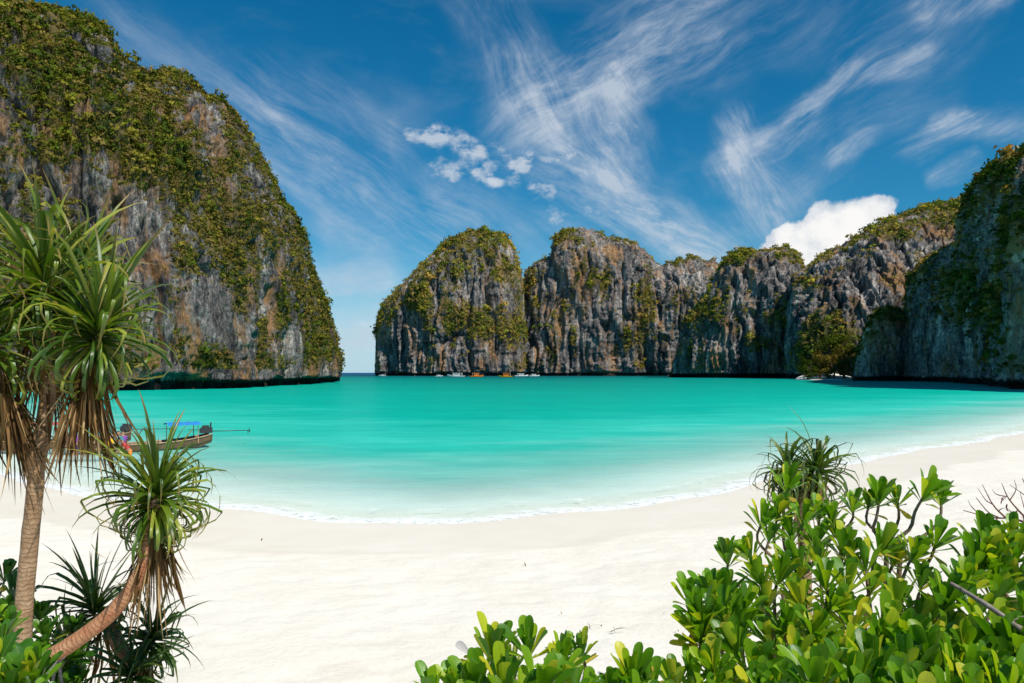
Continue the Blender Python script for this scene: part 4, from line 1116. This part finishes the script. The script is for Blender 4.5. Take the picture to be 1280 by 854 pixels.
def hull_mesh(name, mat, L, beam, sheer, keel, plan, T, deck, n=28, th=0.05):
    """open boat: outer skin, gunwale, inner skin and floor. functions of t in -1 (stern)..1 (bow)"""
    V, Q = [], []
    ring = []
    for i in range(n):
        t = -1 + 2 * i / (n - 1); x = t * L / 2
        b = max(.015, beam / 2 * plan(t)); zs, zk = sheer(t), keel(t)
        bi = max(.006, b - th); zf = max(zk + .06, min(deck, zs - .05))
        prof = [(0, zk), (b * .55, zk + (zs - zk) * .10), (b * .88, zk + (zs - zk) * .45), (b, zs), (bi, zs), (bi * .86, (zs + zf) / 2), (bi * .7, zf), (0, zf)]
        row = [(x, y, z) for y, z in prof] + [(x, -y, z) for y, z in reversed(prof[1:-1])]
        ring.append(len(row)); V += row
    m = ring[0]
    F_ = []
    for i in range(n - 1):
        for k in range(m):
            k2 = (k + 1) % m
            F_.append((i * m + k, (i + 1) * m + k, (i + 1) * m + k2, i * m + k2))
    F_.append(tuple(range(m))); F_.append(tuple((n - 1) * m + k for k in range(m - 1, -1, -1)))
    V = [T @ Vector(v) for v in V]
    me = bpy.data.meshes.new(name); me.from_pydata([tuple(v) for v in V], [], F_); me.materials.append(mat); me.update()
    return me

def tmat(loc, ang): return Matrix.Translation(loc) @ Matrix.Rotation(ang, 4, 'Z')

def xf(mb, T):
    mb.v = [tuple(T @ Vector(v)) for v in mb.v]; return mb

def longtail(stern, bow_dir, label, canopy_mat, L=8.0, ribbons=True, can=(-3.3, -1.5), hz=0.8):
    ang = math.atan2(bow_dir[1], bow_dir[0])
    c = Vector(stern) + Vector((math.cos(ang), math.sin(ang), 0)) * (L / 2)
    rt = root('longtail_boat', c, label, 'boat', 'longtail boats moored at the beach')
    T = tmat(c, ang) @ Matrix.Diagonal((1, .9, hz, 1))
    plan = lambda t: (1 - max(0, t) ** 2.2) * (1 - .45 * max(0, -t) ** 3)
    sheer = lambda t: .55 + .45 * max(0, -t) ** 2.5 + 1.45 * max(0, t) ** 3
    keel = lambda t: -.22 + .55 * max(0, -t) ** 4 + 1.35 * max(0, t) ** 3.5
    link('hull', hull_mesh('hull', M_WOOD, L, 1.7, sheer, keel, plan, T, .08), rt)
    for sgn in (1, -1):
        mb = MB(); mb.tube([(t * L / 2, sgn * (.85 * plan(t) + .012), sheer(t) + .01) for t in np.linspace(-1, .97, 22)], [.045] * 22, 6)
        link('gunwale', xf(mb, T).mesh('gunwale', M_WOODL, True), rt)
    for k, x in enumerate((-2.4, -.9, .6, 2.1)):
        mb = MB(); mb.box((x, 0, .38), (.28, 1.45 if abs(x) < 1.5 else 1.25, .05)); link('bench', xf(mb, T).mesh('bench', M_WOODL), rt)
    # canopy on posts
    for x in (can[0] + .15, can[1] - .15):
        for sgn in (1, -1):
            mb = MB(); mb.tube([(x, sgn * .68, .4), (x, sgn * .62, 1.72)], [.025, .022], 6); link('post', xf(mb, T).mesh('post', M_WOODL, True), rt)
    V, n1, n2 = [], 14, 9
    for i in range(n1):
        for k in range(n2):
            a = -1 + 2 * k / (n2 - 1)
            V.append(T @ Vector((can[0] + (can[1] - can[0]) * i / (n1 - 1), a * .85, 1.78 + .18 * (1 - a * a) + .03 * math.sin(i * 1.9))))
    link('canopy', mesh_np('canopy', [tuple(v) for v in V], grid_quads(n1, n2), canopy_mat), rt)
    # engine on its pivot with the long propeller shaft
    xs = -L / 2
    mb = MB(); mb.box((xs + .25, 0, 1.28), (.62, .42, .40)); mb.box((xs + .30, 0, 1.55), (.34, .34, .18)); mb.tube([(xs + .05, .14, 1.45), (xs + .02, .14, 1.85)], [.05, .05], 7); mb.tube([(xs + .3, 0, .75), (xs + .3, 0, 1.12)], [.06, .06], 7)
    mb.box((xs + .55, 0, 1.22), (.1, .5, .3))
    en = link('engine', xf(mb, T).mesh('engine', M_METAL), rt)
    mb = MB(); mb.tube([(xs + .1, 0, 1.2), (xs - .8, 0, 1.16), (xs - 2.3, 0, 1.12)], [.035, .03, .026], 7); mb.tube([(xs - 2.2, 0, 1.12), (xs - 2.22, 0, .82)], [.02, .016], 6)
    link('propeller_shaft', xf(mb, T).mesh('propeller_shaft', M_METAL, True), en)
    for k in range(3):
        mb = MB(); R = Matrix.Translation((xs - 2.3, 0, 1.12)) @ Matrix.Rotation(k * 2.094, 4, 'X'); mb.box((0, 0, .10), (.02, .09, .18)); xf(mb, R)
        link('propeller_blade', xf(mb, T).mesh('propeller_blade', M_METAL), en)
    mb = MB(); mb.tube([(xs + .5, 0, 1.3), (xs + 1.3, .1, 1.38)], [.02, .018], 6); link('tiller', xf(mb, T).mesh('tiller', M_METAL, True), rt)
    if ribbons:
        for k, m in enumerate((M_RED, M_PURPLE, M_YELLOW)):
            mb = MB(); x = L / 2 * (.90 + .02 * k); t = x / (L / 2); zz = (sheer(t) + keel(t)) / 2
            mb.tube([(x, .12 * math.cos(a), zz + .28 * math.sin(a)) for a in np.linspace(0, 2 * math.pi, 13)], [.045] * 13, 6)
            for q in (-.06, .05): mb.tube([(x + .03, q, zz - .25), (x + .06, q * 1.6, zz - .9)], [.03, .012], 5)
            link('bow_ribbon', xf(mb, T).mesh('bow_ribbon', m, True), rt)
    return rt

longtail((-18.3, 43.2, 0), (-.80, -.60), 'dark wooden longtail boat with its engine shaft raised over the shallows', M_BLUE)
longtail((-23.9, 44.6, 0), (-.86, -.50), 'longtail boat with a faded red canopy moored behind the other longtail', plain('red_tarp', (0.40, 0.09, 0.06), .7, .15, 3), 9.0, can=(-2.6, 2.2))

def motor_boat(px, Y, L, ang, label, hm, cm, tall=False, group='boats off the far cliffs'):
    c = Vector(((px - 640) / F * Y, Y, 0)); rt = root('motor_boat', c, label, 'boat', group)
    T = tmat(c, ang); b = L * .28
    plan = lambda t: (1 - max(0, t) ** 2.4) * (1 - .12 * max(0, -t))
    sheer = lambda t: L * (.085 + .07 * max(0, t) ** 2); keel = lambda t: -L * .03 + L * .10 * max(0, t) ** 4
    link('hull', hull_mesh('hull', hm, L, b, sheer, keel, plan, T, L * .05, 22, L * .012), rt)
    h = L * (.22 if tall else .13)
    mb = MB(); mb.box((-L * .03, 0, L * .07 + h / 2), (L * .36, b * .66, h)); link('cabin', xf(mb, T).mesh('cabin', cm), rt)
    for sgn in (1, -1):
        for k in range(3):
            mb = MB(); mb.box((-L * .13 + k * L * .10, sgn * (b * .33 + .012), L * .07 + h * .62), (L * .075, .03, h * .34)); link('window', xf(mb, T).mesh('window', M_GLASS), rt)
    mb = MB(); mb.box((L * .155, 0, L * .07 + h * .6), (.04, b * .56, h * .4)); link('windscreen', xf(mb, T).mesh('windscreen', M_GLASS), rt)
    mb = MB(); mb.box((-L * .08, 0, L * .07 + h + L * .012), (L * .54, b * .8, L * .02)); link('roof', xf(mb, T).mesh('roof', cm if tall else M_WHITE), rt)
    for x in (-L * .33,):
        for sgn in (1, -1):
            mb = MB(); mb.tube([(x, sgn * b * .36, L * .06), (x, sgn * b * .36, L * .07 + h)], [L * .006] * 2, 6); link('post', xf(mb, T).mesh('post', M_WHITE), rt)
    for sgn in (1, -1):
        mb = MB(); mb.box((-L * .53, sgn * b * .18, L * .06), (L * .05, L * .035, L * .11)); link('outboard_motor', xf(mb, T).mesh('outboard_motor', M_METAL), rt)
    mb = MB(); mb.tube([(-L * .05, 0, L * .08 + h), (-L * .06, 0, L * .08 + h + L * .12)], [L * .005, L * .003], 5); link('mast', xf(mb, T).mesh('mast', M_METAL), rt)

motor_boat(478, 930, 11, 2.9, 'white speedboat out on the open sea beyond the headland', M_WHITE, M_WHITE)
motor_boat(549, 860, 9, .3, 'small white speedboat close under the rounded headland', M_WHITE, M_WHITE)
motor_boat(570, 740, 19, 2.95, 'large white excursion boat in front of the rounded headland', M_WHITE, M_WHITE)
motor_boat(596, 760, 14, .15, 'rust-orange boat moored beside the large white excursion boat', M_ORANGE, M_ORANGE, True)
motor_boat(632, 720, 14, 3.0, 'bright yellow-orange tour boat below the gap between the cliffs', M_YELLOW, M_ORANGE, True)
motor_boat(652, 850, 16, .1, 'long low white speedboat next to the yellow tour boat', M_WHITE, M_WHITE)
motor_boat(668, 870, 13, .2, 'white speedboat moored nearest the foot of the square-topped massif', M_WHITE, M_WHITE)

# ------------------------------------------------------------------ people wading beside the longtails
def person(px, Y, face, shirt, shorts, label, stoop=0.0, arm=0.0):
    X = (px - 640) / F * Y
    z = gz(X, Y)
    base = Vector((X, Y, z))
    rt = root('person', base, label, 'person', 'people wading by the longtail boats')
    T = tmat(base, face)
    hip = Vector((0, 0, .93)); d = Vector((math.sin(stoop), 0, math.cos(stoop)))
    ch = hip + d * .36; nk = hip + d * .56; hd = nk + d * .10 + Vector((.03, 0, .02)); tp = hd + d * .14
    J = {'hip': hip, 'ch': ch, 'nk': nk, 'hd': hd, 'tp': tp}
    vs, ed, rd = [], [], []
    def v(p, r): vs.append(tuple(T @ Vector(p))); rd.append(r); return len(vs) - 1
    h = v(hip, .135); w = v(hip + d * .18, .115); c = v(ch, .145); n = v(nk, .06); hh = v(hd, .092); t2 = v(tp, .075)
    ed += [(h, w), (w, c), (c, n), (n, hh), (hh, t2)]
    for sgn in (1, -1):
        k0 = v(hip + Vector((0, .09 * sgn, -.06)), .10); k1 = v((.03 + .04 * sgn, .11 * sgn, .50), .065); k2 = v((.04 * sgn, .12 * sgn, .09), .04); k3 = v((.14 + .04 * sgn, .13 * sgn, .04), .035)
        ed += [(h, k0), (k0, k1), (k1, k2), (k2, k3)]
        s0 = v(ch + d * .10 + Vector((0, .17 * sgn, 0)), .058); e0 = v(ch + Vector((.06 + arm * .2, .24 * sgn, -.20 + arm * .1)), .043); w0 = v(ch + Vector((.16 + arm * .35, .22 * sgn, -.40 + arm * .35)), .032); f0 = v(ch + Vector((.22 + arm * .42, .20 * sgn, -.50 + arm * .42)), .030)
        ed += [(c, s0), (s0, e0), (e0, w0), (w0, f0)]
    def skin(name, vs, ed, rd, mat, rooti=0):
        me = bpy.data.meshes.new(name); me.from_pydata(vs, ed, []); me.materials.append(mat)
        o = link(name, me, rt)
        mo = o.modifiers.new('skin', 'SKIN'); mo.use_smooth_shade = True
        for i, r in enumerate(rd): me.skin_vertices[0].data[i].radius = (r, r)
        me.skin_vertices[0].data[rooti].use_root = True
        su = o.modifiers.new('sub', 'SUBSURF'); su.levels = 1; su.render_levels = 2
        return o
    skin('body', vs, ed, rd, M_SKIN)
    q, e2, r2 = [], [], []
    def v2(p, r): q.append(tuple(T @ Vector(p))); r2.append(r); return len(q) - 1
    a = v2(hip + d * .05, .155); b = v2(hip + d * .2, .145); c = v2(ch, .172); n = v2(nk - d * .05, .085); e2 += [(a, b), (b, c), (c, n)]
    for sgn in (1, -1):
        s0 = v2(ch + d * .10 + Vector((0, .17 * sgn, 0)), .08); e0 = v2(ch + Vector((.04 + arm * .12, .225 * sgn, -.10 + arm * .06)), .068); e2 += [(c, s0), (s0, e0)]
    skin('shirt', q, e2, r2, shirt)
    q, e2, r2 = [], [], []
    a = v2(hip + d * .06, .152); b = v2(hip, .155); e2.append((a, b))
    for sgn in (1, -1):
        k0 = v2(hip + Vector((0, .09 * sgn, -.08)), .122); k1 = v2((.02 + .03 * sgn, .105 * sgn, .58), .10); e2 += [(b, k0), (k0, k1)]
    skin('shorts', q, e2, r2, shorts)
    q, e2, r2 = [], [], []
    a = v2(hd + d * .05 + Vector((-.03, 0, .01)), .098); b = v2(tp + Vector((-.015, 0, .02)), .08); e2.append((a, b)); skin('hair', q, e2, r2, M_HAIR)

person(137, 37.6, 1.2, M_YELLOW, M_ORANGE, 'person in a yellow shirt wading in the shallows by the longtail')
person(148, 39.5, -.6, M_TEAL, M_NAVY, 'person in a teal shirt and dark shorts standing beside the longtail hull')
person(154, 40.2, 2.6, M_PURPLE, M_PURPLE, 'person in purple clothes beside the longtail hull')
person(162, 36.6, -2.4, M_RED, M_ORANGE, 'person in a red top stooping over the shallow water', .7, .3)
person(76, 38.0, .4, M_RED, M_NAVY, 'person in a red shirt and navy shorts near the longtail bow')
person(94, 38.6, 2.0, M_PURPLE, M_NAVY, 'person in a purple shirt and navy shorts near the longtail bow')
